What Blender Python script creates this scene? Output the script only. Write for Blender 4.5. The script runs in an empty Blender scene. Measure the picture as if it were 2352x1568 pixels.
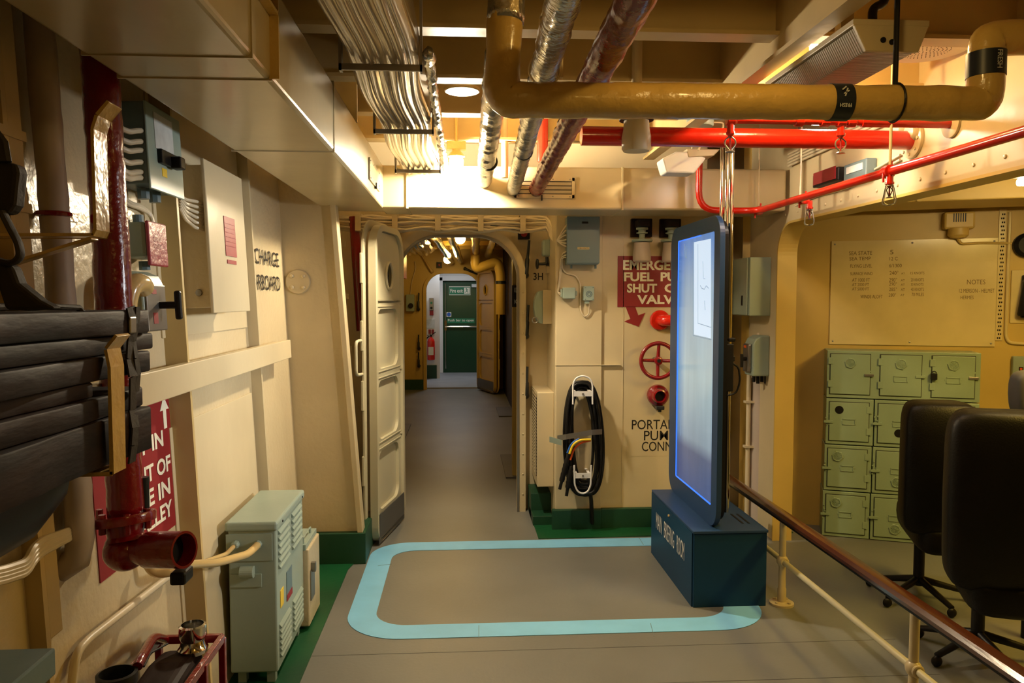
import bpy, math, random
from mathutils import Vector, Matrix
random.seed(7)
PI = math.pi
C = bpy.context.scene.collection
V = Vector

# ------------------------------------------------------------ camera
FP = 1755.0; CX, CY = 1176., 784.; VX, VY = 1065., 688.; EYE = 1.42
th = math.atan((CY-VY)/FP); ps = math.atan((CX-VX)/FP*math.cos(th))
cam = bpy.data.cameras.new('camera'); camo = bpy.data.objects.new('camera', cam); C.objects.link(camo)
cam.sensor_width = 36; cam.lens = 36*FP/2352; cam.clip_start = .02
camo.location = (0, 0, EYE); camo.rotation_euler = (PI/2-th, 0, -ps)
bpy.context.scene.camera = camo
FW = V((math.sin(ps)*math.cos(th), math.cos(ps)*math.cos(th), -math.sin(th)))
RT = V((math.cos(ps), -math.sin(ps), 0)); UPV = RT.cross(FW)
E0 = V((0, 0, EYE))
def ray(px, py): return FW + RT*((px-CX)/FP) + UPV*((CY-py)/FP)
def W(px, py, Y): r = ray(px, py); return E0 + r*(Y/r.y)      # point of the room seen at a pixel, on the plane y = Y
def F(px, py, z=0): r = ray(px, py); return E0 + r*((z-EYE)/r.z)
def X(px, py, x): r = ray(px, py); return E0 + r*(x/r.x)

# ------------------------------------------------------------ world, lights, exposure
sc = bpy.context.scene
sc.view_settings.view_transform = 'Standard'; sc.view_settings.look = 'None'
sc.view_settings.exposure = -0.12; sc.view_settings.gamma = 1; sc.view_settings.use_curve_mapping = False
w = bpy.data.worlds.new('world'); sc.world = w; w.use_nodes = True
w.node_tree.nodes['Background'].inputs[0].default_value = (1, .7, .4, 1)
w.node_tree.nodes['Background'].inputs[1].default_value = .005
def light(name, kind, loc, power, col, size=.1, size_y=None, rot=None, spread=None):
    l = bpy.data.lights.new(name, kind); o = bpy.data.objects.new(name, l); C.objects.link(o)
    l.energy = power; l.color = col; o.location = loc
    if kind == 'AREA':
        l.size = size
        if size_y: l.shape = 'RECTANGLE'; l.size_y = size_y
        if spread: l.spread = spread
    else: l.shadow_soft_size = size
    if rot: o.rotation_euler = rot
    return o
WARM = (1, .66, .30)
light('added_fill_behind_camera', 'POINT', (.80, -.30, 2.24), 5, (1, .62, .16), .06)  # added warm fill, out of view behind the camera
light('added_fill_overhead', 'POINT', (.72, 1.42, 2.19), 5, (1, .66, .22), .04)  # added above the frame to brighten beam faces and the lagged pipe
aim = (V((-.95, 3.0, 1.25))-V((2.35, 2.1, 1.66))).to_track_quat('-Z', 'Y').to_euler()
light('added_white_fill_side_room', 'AREA', (2.35, 2.1, 1.66), 6.5, (.92, .96, 1), .12, .3, rot=aim, spread=math.radians(46))  # added cool fill, unseen through the opening, whitens the left hull side
light('added_warm_fill_side_room', 'AREA', (2.7, 2.4, 1.98), 40, (1, .66, .12), .2, .9)  # added unseen fill, makes the side room brighter and yellower
light('passage_lamp', 'POINT', (-.25, 7.6, 1.98), 17, (1, .62, .16), .06)
light('passage_lamp', 'POINT', (-.15, 10.4, 2.0), 22, (1, .62, .15), .06)
light('lobby_lamp', 'AREA', (-.1, 13.5, 2.2), 15, (.9, .93, 1), .4, .6)

# ------------------------------------------------------------ materials
def mat(name, col, rough=.45, metal=0, bump=.0, bscale=30, var=.10, vscale=2.5, coat=0, emit=None, estr=0, stretch=None, dist=.004, trans=0):
    m = bpy.data.materials.new(name); m.use_nodes = True
    nt = m.node_tree; b = nt.nodes['Principled BSDF']
    b.inputs['Roughness'].default_value = rough; b.inputs['Metallic'].default_value = metal
    b.inputs['Coat Weight'].default_value = coat; b.inputs['Coat Roughness'].default_value = .12
    if trans: b.inputs['Transmission Weight'].default_value = trans
    tc = nt.nodes.new('ShaderNodeTexCoord'); mp = nt.nodes.new('ShaderNodeMapping')
    nt.links.new(tc.outputs['Object'], mp.inputs[0])
    if stretch: mp.inputs['Scale'].default_value = stretch
    n = nt.nodes.new('ShaderNodeTexNoise'); n.inputs['Scale'].default_value = vscale; n.inputs['Detail'].default_value = 6
    nt.links.new(mp.outputs[0], n.inputs['Vector'])
    r = nt.nodes.new('ShaderNodeValToRGB')
    r.color_ramp.elements[0].position = .3; r.color_ramp.elements[1].position = .65
    r.color_ramp.elements[0].color = tuple(c*(1-var*1.6) for c in col)+(1,)
    r.color_ramp.elements[1].color = tuple(min(1, c*(1+var*.3)) for c in col)+(1,)
    nt.links.new(n.outputs[0], r.inputs[0]); nt.links.new(r.outputs[0], b.inputs['Base Color'])
    if bump:
        n2 = nt.nodes.new('ShaderNodeTexNoise'); n2.inputs['Scale'].default_value = bscale; n2.inputs['Detail'].default_value = 4
        nt.links.new(mp.outputs[0], n2.inputs['Vector'])
        bp = nt.nodes.new('ShaderNodeBump'); bp.inputs['Strength'].default_value = bump; bp.inputs['Distance'].default_value = dist
        nt.links.new(n2.outputs[0], bp.inputs['Height']); nt.links.new(bp.outputs[0], b.inputs['Normal'])
    if emit:
        b.inputs['Emission Color'].default_value = emit+(1,); b.inputs['Emission Strength'].default_value = estr
    return m
M = dict(
 cream=mat('cream_gloss_paint', (.60, .495, .30), .34, bump=.35, bscale=9, var=.07, dist=.006),
 ceil=mat('cream_deckhead_paint', (.55, .405, .17), .42, bump=.3, bscale=12, var=.12),
 creamr=mat('cream_brushed_paint', (.60, .49, .295), .28, bump=.6, bscale=40, var=.08, dist=.004),
 duct=mat('cream_duct_paint', (.56, .46, .27), .24, bump=.25, bscale=5, var=.06, dist=.008),
 door=mat('pale_cream_door_paint', (.56, .51, .34), .38, bump=.1, bscale=20, var=.04),
 passage=mat('yellow_cream_paint', (.60, .42, .11), .42, bump=.2, bscale=10, var=.08),
 floor=mat('grey_vinyl_deck', (.18, .18, .162), .42, bump=.15, bscale=60, var=.16, vscale=1.2),
 green=mat('dark_green_deck_paint', (.004, .075, .022), .42, bump=.3, bscale=30, var=.25),
 greend=mat('dark_green_skirting', (.006, .055, .022), .5, bump=.2, bscale=30, var=.2),
 blue=mat('light_blue_tape', (.22, .56, .86), .5, var=.06, vscale=6),
 navy=mat('navy_laminate', (.008, .045, .10), .45, var=.05),
 navyd=mat('navy_panel', (.016, .050, .13), .4, var=.05),
 black=mat('black_plastic', (.012, .011, .010), .4, var=.2),
 leather=mat('black_leather', (.006, .005, .004), .45, bump=.5, bscale=160, var=.2, dist=.002),
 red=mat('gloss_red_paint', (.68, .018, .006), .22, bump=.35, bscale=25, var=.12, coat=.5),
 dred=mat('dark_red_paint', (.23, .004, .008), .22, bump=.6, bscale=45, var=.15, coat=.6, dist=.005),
 sign=mat('sign_red', (.25, .008, .012), .5, var=.06),
 redwrap=mat('maroon_foil_wrap', (.22, .008, .010), .26, metal=0, bump=.7, bscale=20, var=.35, coat=.15, stretch=(1, .6, 1), dist=.012),
 foil=mat('silver_foil_wrap', (.62, .60, .55), .2, metal=.85, bump=.9, bscale=20, var=.15, dist=.008, stretch=(1, 3, 1)),
 foilp=mat('plastic_wrapped_foil', (.50, .41, .27), .2, metal=.45, bump=.22, bscale=14, var=.25, coat=.5, stretch=(2.2, .22, 1), dist=.010),
 ywrap=mat('yellow_cream_lagging', (.68, .45, .12), .28, bump=.9, bscale=13, var=.14, coat=.4, dist=.012),
 gg=mat('grey_green_enamel', (.30, .37, .30), .36, bump=.12, bscale=40, var=.10),
 ggb=mat('grey_blue_enamel', (.13, .19, .20), .34, bump=.12, bscale=40, var=.10),
 locker=mat('locker_green_enamel', (.27, .36, .24), .34, bump=.2, bscale=25, var=.10),
 lockd=mat('locker_shadow_gap', (.03, .035, .02), .6),
 chrome=mat('chrome', (.75, .72, .66), .09, metal=1, var=.02),
 steel=mat('dull_steel', (.32, .30, .27), .35, metal=.8, var=.2),
 dsteel=mat('dark_handle_steel', (.035, .038, .04), .28, metal=.4, var=.2),
 wood=mat('dark_varnished_wood', (.085, .022, .008), .22, bump=.2, bscale=20, var=.3, coat=.5, stretch=(4, .4, 4)),
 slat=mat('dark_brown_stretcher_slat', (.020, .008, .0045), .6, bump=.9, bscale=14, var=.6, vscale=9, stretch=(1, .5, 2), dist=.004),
 strap=mat('dark_canvas_strap', (.035, .028, .02), .7, bump=.4, bscale=60),
 cable=mat('cream_cable', (.66, .56, .38), .4, var=.08),
 white=mat('white_paint', (.78, .76, .72), .4, var=.04),
 wtext=mat('white_lettering', (.82, .78, .62), .5, var=.02),
 btext=mat('black_lettering', (.015, .013, .012), .5),
 board=mat('whiteboard_yellowed', (.72, .58, .28), .16, var=.08, vscale=4),
 ink=mat('marker_ink', (.16, .10, .03), .7),
 label=mat('pale_label', (.62, .64, .60), .4, var=.1, vscale=30),
 redlab=mat('red_label', (.28, .012, .015), .5),
 pink=mat('pinkish_red_cover', (.30, .03, .045), .35, bump=.5, bscale=50),
 yellow=mat('yellow_sleeve', (.80, .55, .02), .4),
 brass=mat('yellowed_gland', (.66, .46, .18), .2, var=.1, coat=.4),
 kick=mat('grey_kick_plate', (.10, .095, .085), .5),
 trunk=mat('pinkish_grey_lagging', (.50, .42, .36), .5, bump=.2, bscale=10),
 fexit=mat('green_door', (.003, .050, .022), .3, var=.05),
 fsign=mat('green_sign', (.01, .18, .08), .45),
 fblue=mat('blue_disc', (.02, .12, .5), .4),
 stick=mat('black_sticker', (.012, .018, .03), .4),
 orange=mat('orange_red', (.75, .10, .01), .35),
 diff=mat('ribbed_diffuser', (.34, .33, .30), .3, bump=1, bscale=4, var=.05),
 fixture=mat('fixture_cream', (.50, .42, .26), .45),
 tag=mat('white_tag', (.75, .74, .7), .5),
 bulb=mat('lit_bulb', (1, .9, .7), .4, emit=(1, .84, .60), estr=1800),
 bulb2=mat('lit_bulb_upper', (1, .9, .7), .4, emit=(1, .66, .26), estr=1500),
 bulb3=mat('lit_round_lamp', (1, .95, .9), .4, emit=(1, .86, .68), estr=170),
 tube=mat('lit_fluorescent', (1, .95, .9), .4, emit=(1, .74, .34), estr=75),
 bulb4=mat('lit_passage_bulb', (1, .9, .7), .4, emit=(1, .62, .2), estr=45),
)
# ribbed diffuser: fine prism lines
for k_ in ('slat', 'leather', 'black', 'strap', 'navy'): M[k_].node_tree.nodes['Principled BSDF'].inputs['Specular IOR Level'].default_value = .22
def ribs(m, scale, axis='X', strength=.8):
    nt = m.node_tree; b = nt.nodes['Principled BSDF']
    for l in list(b.inputs['Normal'].links): nt.links.remove(l)
    tc = nt.nodes.new('ShaderNodeTexCoord'); wv = nt.nodes.new('ShaderNodeTexWave'); wv.bands_direction = axis; wv.inputs['Scale'].default_value = scale
    bp = nt.nodes.new('ShaderNodeBump'); bp.inputs['Strength'].default_value = strength; bp.inputs['Distance'].default_value = .004
    nt.links.new(tc.outputs['Object'], wv.inputs['Vector']); nt.links.new(wv.outputs[0], bp.inputs['Height']); nt.links.new(bp.outputs[0], b.inputs['Normal'])
ribs(M['diff'], 30, 'Y')
# kiosk screen: a lit picture, pale grey-blue with a blue glow on its rim
def screen_mat():
    m = bpy.data.materials.new('lit_screen'); m.use_nodes = True; nt = m.node_tree; b = nt.nodes['Principled BSDF']
    b.inputs['Base Color'].default_value = (.02, .03, .05, 1); b.inputs['Roughness'].default_value = .12
    tc = nt.nodes.new('ShaderNodeTexCoord'); sep = nt.nodes.new('ShaderNodeSeparateXYZ'); nt.links.new(tc.outputs['Generated'], sep.inputs[0])
    rz = nt.nodes.new('ShaderNodeValToRGB'); e = rz.color_ramp.elements
    e[0].position = 0; e[0].color = (.06, .10, .24, 1); e[1].position = .15; e[1].color = (.12, .14, .22, 1)
    for p, c in ((.20, (.30, .37, .42, 1)), (.45, (.46, .58, .58, 1)), (.80, (.36, .48, .58, 1)), (1, (.14, .28, .60, 1))):
        x = e.new(p); x.color = c
    nt.links.new(sep.outputs[2], rz.inputs[0])
    ry = nt.nodes.new('ShaderNodeValToRGB'); e = ry.color_ramp.elements
    e[0].position = 0; e[0].color = (.75, .85, 1, 1); e[1].position = 1; e[1].color = (.15, .45, 1, 1)
    for p, c in ((.06, (1, 1, 1, 1)), (.75, (.95, .97, 1, 1)), (.88, (.55, .72, 1, 1)), (.96, (.2, .55, 1, 1))):
        x = e.new(p); x.color = c
    nt.links.new(sep.outputs[1], ry.inputs[0])
    mx = nt.nodes.new('ShaderNodeMix'); mx.data_type = 'RGBA'; mx.blend_type = 'MULTIPLY'; mx.inputs[0].default_value = 1
    nt.links.new(rz.outputs[0], mx.inputs[6]); nt.links.new(ry.outputs[0], mx.inputs[7])
    nz = nt.nodes.new('ShaderNodeTexNoise'); nz.inputs['Scale'].default_value = 3; mp = nt.nodes.new('ShaderNodeMapping'); mp.inputs['Scale'].default_value = (1, 4, .6)
    nt.links.new(tc.outputs['Object'], mp.inputs[0]); nt.links.new(mp.outputs[0], nz.inputs['Vector'])
    mr = nt.nodes.new('ShaderNodeMapRange'); mr.inputs[3].default_value = .75; mr.inputs[4].default_value = 1.15; nt.links.new(nz.outputs[0], mr.inputs[0])
    mu = nt.nodes.new('ShaderNodeMath'); mu.operation = 'MULTIPLY'; mu.inputs[1].default_value = .95; nt.links.new(mr.outputs[0], mu.inputs[0])
    nt.links.new(mx.outputs[2], b.inputs['Emission Color']); nt.links.new(mu.outputs[0], b.inputs['Emission Strength'])
    return m
M['screen'] = screen_mat()
M['edgeglow'] = mat('blue_edge_strip', (.02, .1, .4), .3, emit=(.03, .16, 1), estr=1.6)
M['sgraf'] = mat('screen_outline', (.05, .08, .12), .3, emit=(.22, .30, .38), estr=1)
M['sgraf2'] = mat('screen_pale_panel', (.05, .08, .12), .3, emit=(.55, .66, .78), estr=1.25)

# ------------------------------------------------------------ mesh helpers
class MB:
    def __init__(s): s.v = []; s.f = []
    def add(s, vs, fs):
        n = len(s.v); s.v += [V(p) for p in vs]; s.f += [tuple(i+n for i in f) for f in fs]; return s
    def box(s, x0, x1, y0, y1, z0, z1):
        return s.hexa([(x0,y0,z0),(x1,y0,z0),(x1,y1,z0),(x0,y1,z0),(x0,y0,z1),(x1,y0,z1),(x1,y1,z1),(x0,y1,z1)])
    def hexa(s, p): return s.add(p, [(3,2,1,0),(4,5,6,7),(0,1,5,4),(1,2,6,5),(2,3,7,6),(3,0,4,7)])
    def obox(s, o, a, b, c):      # origin corner and three edge vectors
        o, a, b, c = V(o), V(a), V(b), V(c)
        return s.hexa([o, o+a, o+a+b, o+b, o+c, o+a+c, o+a+b+c, o+b+c])
    def bar(s, p0, p1, wdt, hgt, up=(0,0,1)):   # rectangular bar between two points, centred
        p0, p1 = V(p0), V(p1); d = (p1-p0).normalized(); u = V(up); sd = d.cross(u)
        if sd.length < 1e-4: u = V((1,0,0)); sd = d.cross(u)
        sd.normalize(); u = sd.cross(d).normalized()
        return s.obox(p0-sd*wdt/2-u*hgt/2, sd*wdt, p1-p0, u*hgt)
    def tube(s, pts, r, seg=12, caps=True, wob=0, fillet=0, sx=1):
        pts = [V(p) for p in pts]
        if fillet: pts = rounded(pts, fillet)
        n = len(pts); rr = r if isinstance(r, (list, tuple)) else [r]*n
        if len(rr) != n: rr = [rr[0]]*n
        t0 = (pts[1]-pts[0]).normalized(); a = V((0,0,1)) if abs(t0.z) < .9 else V((0,1,0))
        u = (a - t0*a.dot(t0)).normalized(); base = len(s.v); last = t0
        for i in range(n):
            if i == 0: t = (pts[1]-pts[0])
            elif i == n-1: t = (pts[-1]-pts[-2])
            else: t = (pts[i+1]-pts[i]).normalized()+(pts[i]-pts[i-1]).normalized()
            t.normalize(); u = (u - t*u.dot(t)).normalized(); v = t.cross(u)
            for k in range(seg):
                an = 2*PI*k/seg; q = rr[i]*(1+(random.uniform(-wob, wob) if wob else 0))
                s.v.append(pts[i]+u*math.cos(an)*q+v*math.sin(an)*q*sx)
        for i in range(n-1):
            for k in range(seg):
                k2 = (k+1) % seg; s.f.append((base+i*seg+k, base+i*seg+k2, base+(i+1)*seg+k2, base+(i+1)*seg+k))
        if caps:
            s.f.append(tuple(base+k for k in range(seg))[::-1]); s.f.append(tuple(base+(n-1)*seg+k for k in range(seg)))
        return s
    def cyl(s, p0, p1, r, r1=None, seg=20): return s.tube([p0, p1], [r, r if r1 is None else r1], seg)
    def lathe(s, o, axis, prof, seg=24, a0=0):     # prof: (radius, distance along axis)
        o = V(o); ax = V(axis).normalized(); a = V((0,0,1)) if abs(ax.z) < .9 else V((1,0,0))
        u = (a-ax*a.dot(ax)).normalized(); v = ax.cross(u); base = len(s.v)
        for r, h in prof:
            for k in range(seg):
                an = 2*PI*k/seg+a0; s.v.append(o+ax*h+(u*math.cos(an)+v*math.sin(an))*max(r, 1e-4))
        for i in range(len(prof)-1):
            for k in range(seg):
                k2 = (k+1) % seg; s.f.append((base+i*seg+k, base+i*seg+k2, base+(i+1)*seg+k2, base+(i+1)*seg+k))
        s.f.append(tuple(base+k for k in range(seg))[::-1]); s.f.append(tuple(base+(len(prof)-1)*seg+k for k in range(seg)))
        return s
    def torus(s, c, axis, R, r, seg=32, ss=10, a0=0, a1=2*PI, sy=1):
        c = V(c); ax = V(axis).normalized(); a = V((0,0,1)) if abs(ax.z) < .9 else V((1,0,0))
        u = (a-ax*a.dot(ax)).normalized(); v = ax.cross(u)
        full = abs(a1-a0-2*PI) < 1e-3; n = seg if full else seg+1
        base = len(s.v)
        for i in range(n):
            t = a0+(a1-a0)*i/seg; d = u*math.cos(t)*sy+v*math.sin(t)
            for k in range(ss):
                q = 2*PI*k/ss; s.v.append(c+d*R+d.normalized()*math.cos(q)*r+ax*math.sin(q)*r)
        for i in range(seg):
            i2 = (i+1) % n
            for k in range(ss):
                k2 = (k+1) % ss; s.f.append((base+i*ss+k, base+i2*ss+k, base+i2*ss+k2, base+i*ss+k2))
        return s
    def sphere(s, c, r, sc=(1,1,1), seg=18, rings=10):
        c = V(c); base = len(s.v)
        for i in range(rings+1):
            p = PI*i/rings
            for k in range(seg):
                q = 2*PI*k/seg; s.v.append(c+V((math.sin(p)*math.cos(q)*sc[0], math.sin(p)*math.sin(q)*sc[1], math.cos(p)*sc[2]))*r)
        for i in range(rings):
            for k in range(seg):
                k2 = (k+1) % seg; s.f.append((base+i*seg+k, base+(i+1)*seg+k, base+(i+1)*seg+k2, base+i*seg+k2))
        return s
    def prism(s, poly, d):        # planar polygon of 3D points extruded by d
        n = len(poly); d = V(d); poly = [V(p) for p in poly]
        return s.add(poly+[p+d for p in poly], [tuple(range(n))[::-1], tuple(range(n, 2*n))]+[(i, (i+1) % n, (i+1) % n+n, i+n) for i in range(n)])
    def build(s, name, m, parent=None, bevel=0, smooth=False, at=None, segs=2):
        me = bpy.data.meshes.new(name)
        off = V(PL.get(parent.name, (0,0,0))) if parent else (V(at) if at else V((0,0,0)))
        me.from_pydata([tuple(p-off) for p in s.v], [], s.f); me.update()
        import bmesh
        bm = bmesh.new(); bm.from_mesh(me); bmesh.ops.remove_doubles(bm, verts=bm.verts, dist=1e-6); bmesh.ops.recalc_face_normals(bm, faces=bm.faces); bm.to_mesh(me); bm.free()
        me.materials.append(M[m] if isinstance(m, str) else m)
        o = bpy.data.objects.new(name, me); C.objects.link(o)
        if smooth:
            for p in me.polygons: p.use_smooth = True
            if smooth != 'all': me.set_sharp_from_angle(angle=math.radians(38))
        if bevel:
            b = o.modifiers.new('bevel', 'BEVEL'); b.width = bevel; b.segments = segs; b.limit_method = 'ANGLE'; b.angle_limit = math.radians(40)
        if parent: o.parent = parent; PL[o.name] = tuple(off)
        elif at: o.location = at; PL[o.name] = tuple(at)
        return o
PL = {}
def rounded(pts, r, n=6):
    out = [pts[0]]
    for i in range(1, len(pts)-1):
        a, b, c = pts[i-1], pts[i], pts[i+1]; d0 = (a-b); d1 = (c-b)
        q = min(r, d0.length*.49, d1.length*.49); p0 = b+d0.normalized()*q; p1 = b+d1.normalized()*q
        for k in range(n+1):
            t = k/n; out.append(p0*(1-t)**2+b*2*t*(1-t)+p1*t*t)
    out.append(pts[-1]); return out
def dense(p0, p1, n, jit=0):
    p0, p1 = V(p0), V(p1); out = []
    for i in range(n+1):
        p = p0.lerp(p1, i/n)
        if jit and 0 < i < n: p = p+V((random.uniform(-jit, jit), random.uniform(-jit, jit), random.uniform(-jit, jit)))
        out.append(p)
    return out
def tag(o, label, cat=None, group=None, kind=None):
    if label: o['label'] = label
    if cat: o['category'] = cat
    if group: o['group'] = group
    if kind: o['kind'] = kind
    return o
def thing(name, label, cat, loc=(0,0,0), group=None):
    o = bpy.data.objects.new(name, None); C.objects.link(o); o.location = loc; o.empty_display_size = .05
    PL[o.name] = tuple(loc); return tag(o, label, cat, group)
def struct(o): o['kind'] = 'structure'; return o
def dup(root, loc, label, group=None):
    r = root.copy(); C.objects.link(r); r.location = loc; PL[r.name] = tuple(loc); r['label'] = label
    if group: r['group'] = group
    for ch in list(root.children):
        c = ch.copy(); C.objects.link(c); c.parent = r
        for g in list(ch.children):
            d = g.copy(); C.objects.link(d); d.parent = c
    return r
def rrect(w0, w1, h0, h1, r, n=8):
    pts = []
    rs = r if isinstance(r, (list, tuple)) else [r]*4
    for (cx, cy, a, q) in ((w1-rs[0], h1-rs[0], 0, rs[0]), (w0+rs[1], h1-rs[1], 90, rs[1]), (w0+rs[2], h0+rs[2], 180, rs[2]), (w1-rs[3], h0+rs[3], 270, rs[3])):
        if q <= 1e-5: pts.append((cx, cy)); continue
        for k in range(n+1):
            t = math.radians(a+90*k/n); pts.append((cx+q*math.cos(t), cy+q*math.sin(t)))
    return pts
def plate(name, loops, o, ux, uy, depth, m, parent=None, bevel=0):
    """flat plate with holes: 2D loops (first the outline), laid in plane o + a*ux + b*uy, thickness along ux x uy."""
    cu = bpy.data.curves.new(name, 'CURVE'); cu.dimensions = '2D'; cu.fill_mode = 'BOTH'; cu.extrude = depth/2
    for lp in loops:
        sp = cu.splines.new('POLY'); sp.points.add(len(lp)-1)
        for i, p in enumerate(lp): sp.points[i].co = (p[0], p[1], 0, 1)
        sp.use_cyclic_u = True
    t = bpy.data.objects.new('t', cu); me = bpy.data.meshes.new_from_object(t); bpy.data.objects.remove(t)
    ux, uy = V(ux).normalized(), V(uy).normalized(); uz = ux.cross(uy)
    b = MB(); b.v = [V(o)+ux*v.co.x+uy*v.co.y+uz*(v.co.z+depth/2) for v in me.vertices]; b.f = [tuple(p.vertices) for p in me.polygons]
    bpy.data.meshes.remove(me)
    return b.build(name, m, parent, bevel=bevel)
def text(body, o, ux, uy, w, h, m, parent=None, name='lettering', bold=.012, raise_=.0012, at=None, shear=0):
    """lettering fitted to a w x h field whose lower left corner is o"""
    cu = bpy.data.curves.new(name, 'FONT'); cu.body = body; cu.offset = bold; cu.resolution_u = 3; cu.fill_mode = 'FRONT'
    t = bpy.data.objects.new('t', cu); me = bpy.data.meshes.new_from_object(t); bpy.data.objects.remove(t)
    xs = [v.co.x for v in me.vertices]; ys = [v.co.y for v in me.vertices]
    x0, x1, y0, y1 = min(xs), max(xs), min(ys), max(ys)
    ux, uy = V(ux).normalized(), V(uy).normalized(); uz = ux.cross(uy)
    b = MB(); b.v = [V(o)+ux*((v.co.x-x0)/(x1-x0)*w)+uy*((v.co.y-y0)/(y1-y0)*h)+uz*raise_ for v in me.vertices]; b.f = [tuple(p.vertices) for p in me.polygons]
    bpy.data.meshes.remove(me)
    return b.build(name, m, parent, at=at)
XA, YA, ZA = V((1,0,0)), V((0,1,0)), V((0,0,1))
def screwheads(b, pts, ax, r=.004):
    for p in pts: b.lathe(p, ax, [(r, 0), (r*.9, .002), (r*.3, .003)], 10)
    return b

# ------------------------------------------------------------ room shell
YB = 5.12        # bulkhead with the open door
YR = 4.66        # thicker bulkhead right of the door
XR = 1.82        # side bulkhead on the right
ZD = 2.45        # deckhead
def xw(z): return -.875-.047*z
struct(MB().box(-1.3, 4.4, -2.2, 12.3, -.12, 0).build('floor', 'floor'))
g = struct(MB().prism([(-.98, 1.0, .004), (-.612, 1.0, .004), (-.612, 4.0, .004), (-.52, 4.46, .004), (-.98, 4.46, .004)], (0,0,-.03)).build('trim_1', 'green'))
struct(MB().prism([(F(1237,1238).x, F(1237,1238).y, .005), (2.0,4.47,.005), (2.0,5.2,.005), (.47,5.2,.005), (F(1213,1168).x,5.1,.005)], (0,0,-.02)).build('trim_2', 'green'))
struct(MB().box(-1.3, 4.4, -2.2, 15.2, ZD, ZD+.1).build('ceiling', 'ceil'))
ceil = bpy.data.objects['ceiling']
struct(MB().box(-1.3, 4.4, -2.3, -2.2, 0, ZD).build('wall_rear', 'cream'))
struct(MB().box(4.3, 4.4, -2.2, 5.2, 0, ZD).build('wall_far_right', 'passage'))
# left hull side, slightly flared
hexa = [(xw(0)-.1,-2.2,0),(xw(0),-2.2,0),(xw(0),5.12,0),(xw(0)-.1,5.12,0),(xw(ZD)-.1,-2.2,ZD),(xw(ZD),-2.2,ZD),(xw(ZD),5.12,ZD),(xw(ZD)-.1,5.12,ZD)]
wl = struct(MB().hexa(hexa).build('wall_left', 'creamr'))
def onwall(y, z, d=0): return V((xw(z)+d, y, z))
NW = V((1, 0, .047)).normalized(); UW = V((-.047, 0, 1)).normalized()
# stiffeners on the hull side
for i, (y, d) in enumerate(((.4, .06), (1.62, .035), (2.45, .068), (3.38, .045))):
    MB().obox(onwall(y, 0), NW*d, YA*.016, UW*ZD).build('stiffener', 'ceil' if i < 3 else 'cream', wl)
MB().obox(onwall(1.0, 1.135, .05), NW*.035, YA*2.80, UW*.088).build('stringer', 'cream', wl, bevel=.003)
MB().obox(onwall(2.43, 1.30), NW*.006, YA*.93, UW*.9).build('hull_plate', 'cream', wl, bevel=.002)
MB().obox(onwall(2.43, .12), NW*.006, YA*.93, UW*.9).build('hull_plate', 'cream', wl, bevel=.002)
text('DISCHARGE', onwall(3.385, 1.585, .004), YA, UW, .62, .072, 'btext', wl, bold=.004)
text('STARBOARD', onwall(3.385, 1.465, .004), YA, UW, .62, .072, 'btext', wl, bold=.004)
# web frame crossing towards the door, facing the camera, leaning with the hull
wf = [V((-1.1, 4.12, .17)), V((-.575, 4.12, .17)), V((-.70, 4.12, 1.93)), V((-.72, 4.12, ZD)), V((-1.1, 4.12, ZD))]
wb = struct(MB().prism(wf, (0, .02, 0)).build('wall_web_frame', 'creamr'))
MB().obox((-.575, 4.085, .17), (.03, 0, 0), (0, .09, 0), (-.125, 0, 1.76)).build('flange', 'cream', wb, bevel=.004)
MB().box(-.95, -.53, 4.08, 4.40, 0, .17).build('coaming', 'greend', wb, bevel=.004)
# bolted blank on the web frame
bk = thing('blanking_plate', 'round cream bolted blanking plate on the beige web frame left of the open door', 'cover plate', tuple(W(685,647,4.12)))
p = W(685,647,4.12)
MB().lathe(p, -YA, [(.065,0),(.065,.008),(.061,.013),(0,.013)], 36).build('plate', 'cream', bk, smooth=True)
for k in range(4):
    a = PI/4+k*PI/2; q = p+V((math.cos(a)*.042, -.012, math.sin(a)*.042))
    MB().lathe(q, -YA, [(.011,0),(.011,.008),(.005,.011),(0,.011)], 6).build('bolt', 'cream', bk)

# bulkhead with the door opening
dx0, dx1 = W(917,800,YB).x, W(1187,800,YB).x; dz = W(1052,545,YB).z
def portal(x0, x1, zt, hx0, hx1, hz, r, ro=0):     # outline of a panel with a doorway open at the floor
    out = [(x1, 0)]+(arc(x1-ro, zt-ro, ro, 0)+arc(x0+ro, zt-ro, ro, 90) if ro else [(x1, zt), (x0, zt)])+[(x0, 0)]
    return [out+[(hx0, 0)]+(arc(hx0+r, hz-r, r, 90)+arc(hx1-r, hz-r, r, 0)[:])[0:0]+[q for q in arc(hx0+r, hz-r, r, 90)[::-1]]+[q for q in arc(hx1-r, hz-r, r, 0)[::-1]]+[(hx1, 0)]]
def arc(cx, cy, r, a, n=12): return [(cx+r*math.cos(math.radians(a+90*k/n)), cy+r*math.sin(math.radians(a+90*k/n))) for k in range(n+1)]
wbk = struct(plate('wall_back', portal(-1.1, .66, ZD, dx0, dx1, dz, .27), (0, YB+.03, 0), XA, ZA, .03, 'cream'))
plate('door_frame', portal(dx0-.055, dx1+.055, dz+.06, dx0, dx1, dz, .27, .32), (0, YB+.0, 0), XA, ZA, .075, 'cream', wbk)
fr = MB()
for k in range(11):
    fr.lathe((dx1+.036, YB-.075, .12+k*.135), -YA, [(.007,0),(.006,.003),(.002,.005)], 10)
fr.build('rivet', 'cream', wbk)['kind'] = 'stuff'
plate('door_seat', portal(dx0-.012, dx1+.012, dz+.012, dx0+.003, dx1-.003, dz-.003, .267, .28), (0, YB-.075, 0), XA, ZA, .006, 'steel', wbk)
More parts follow.
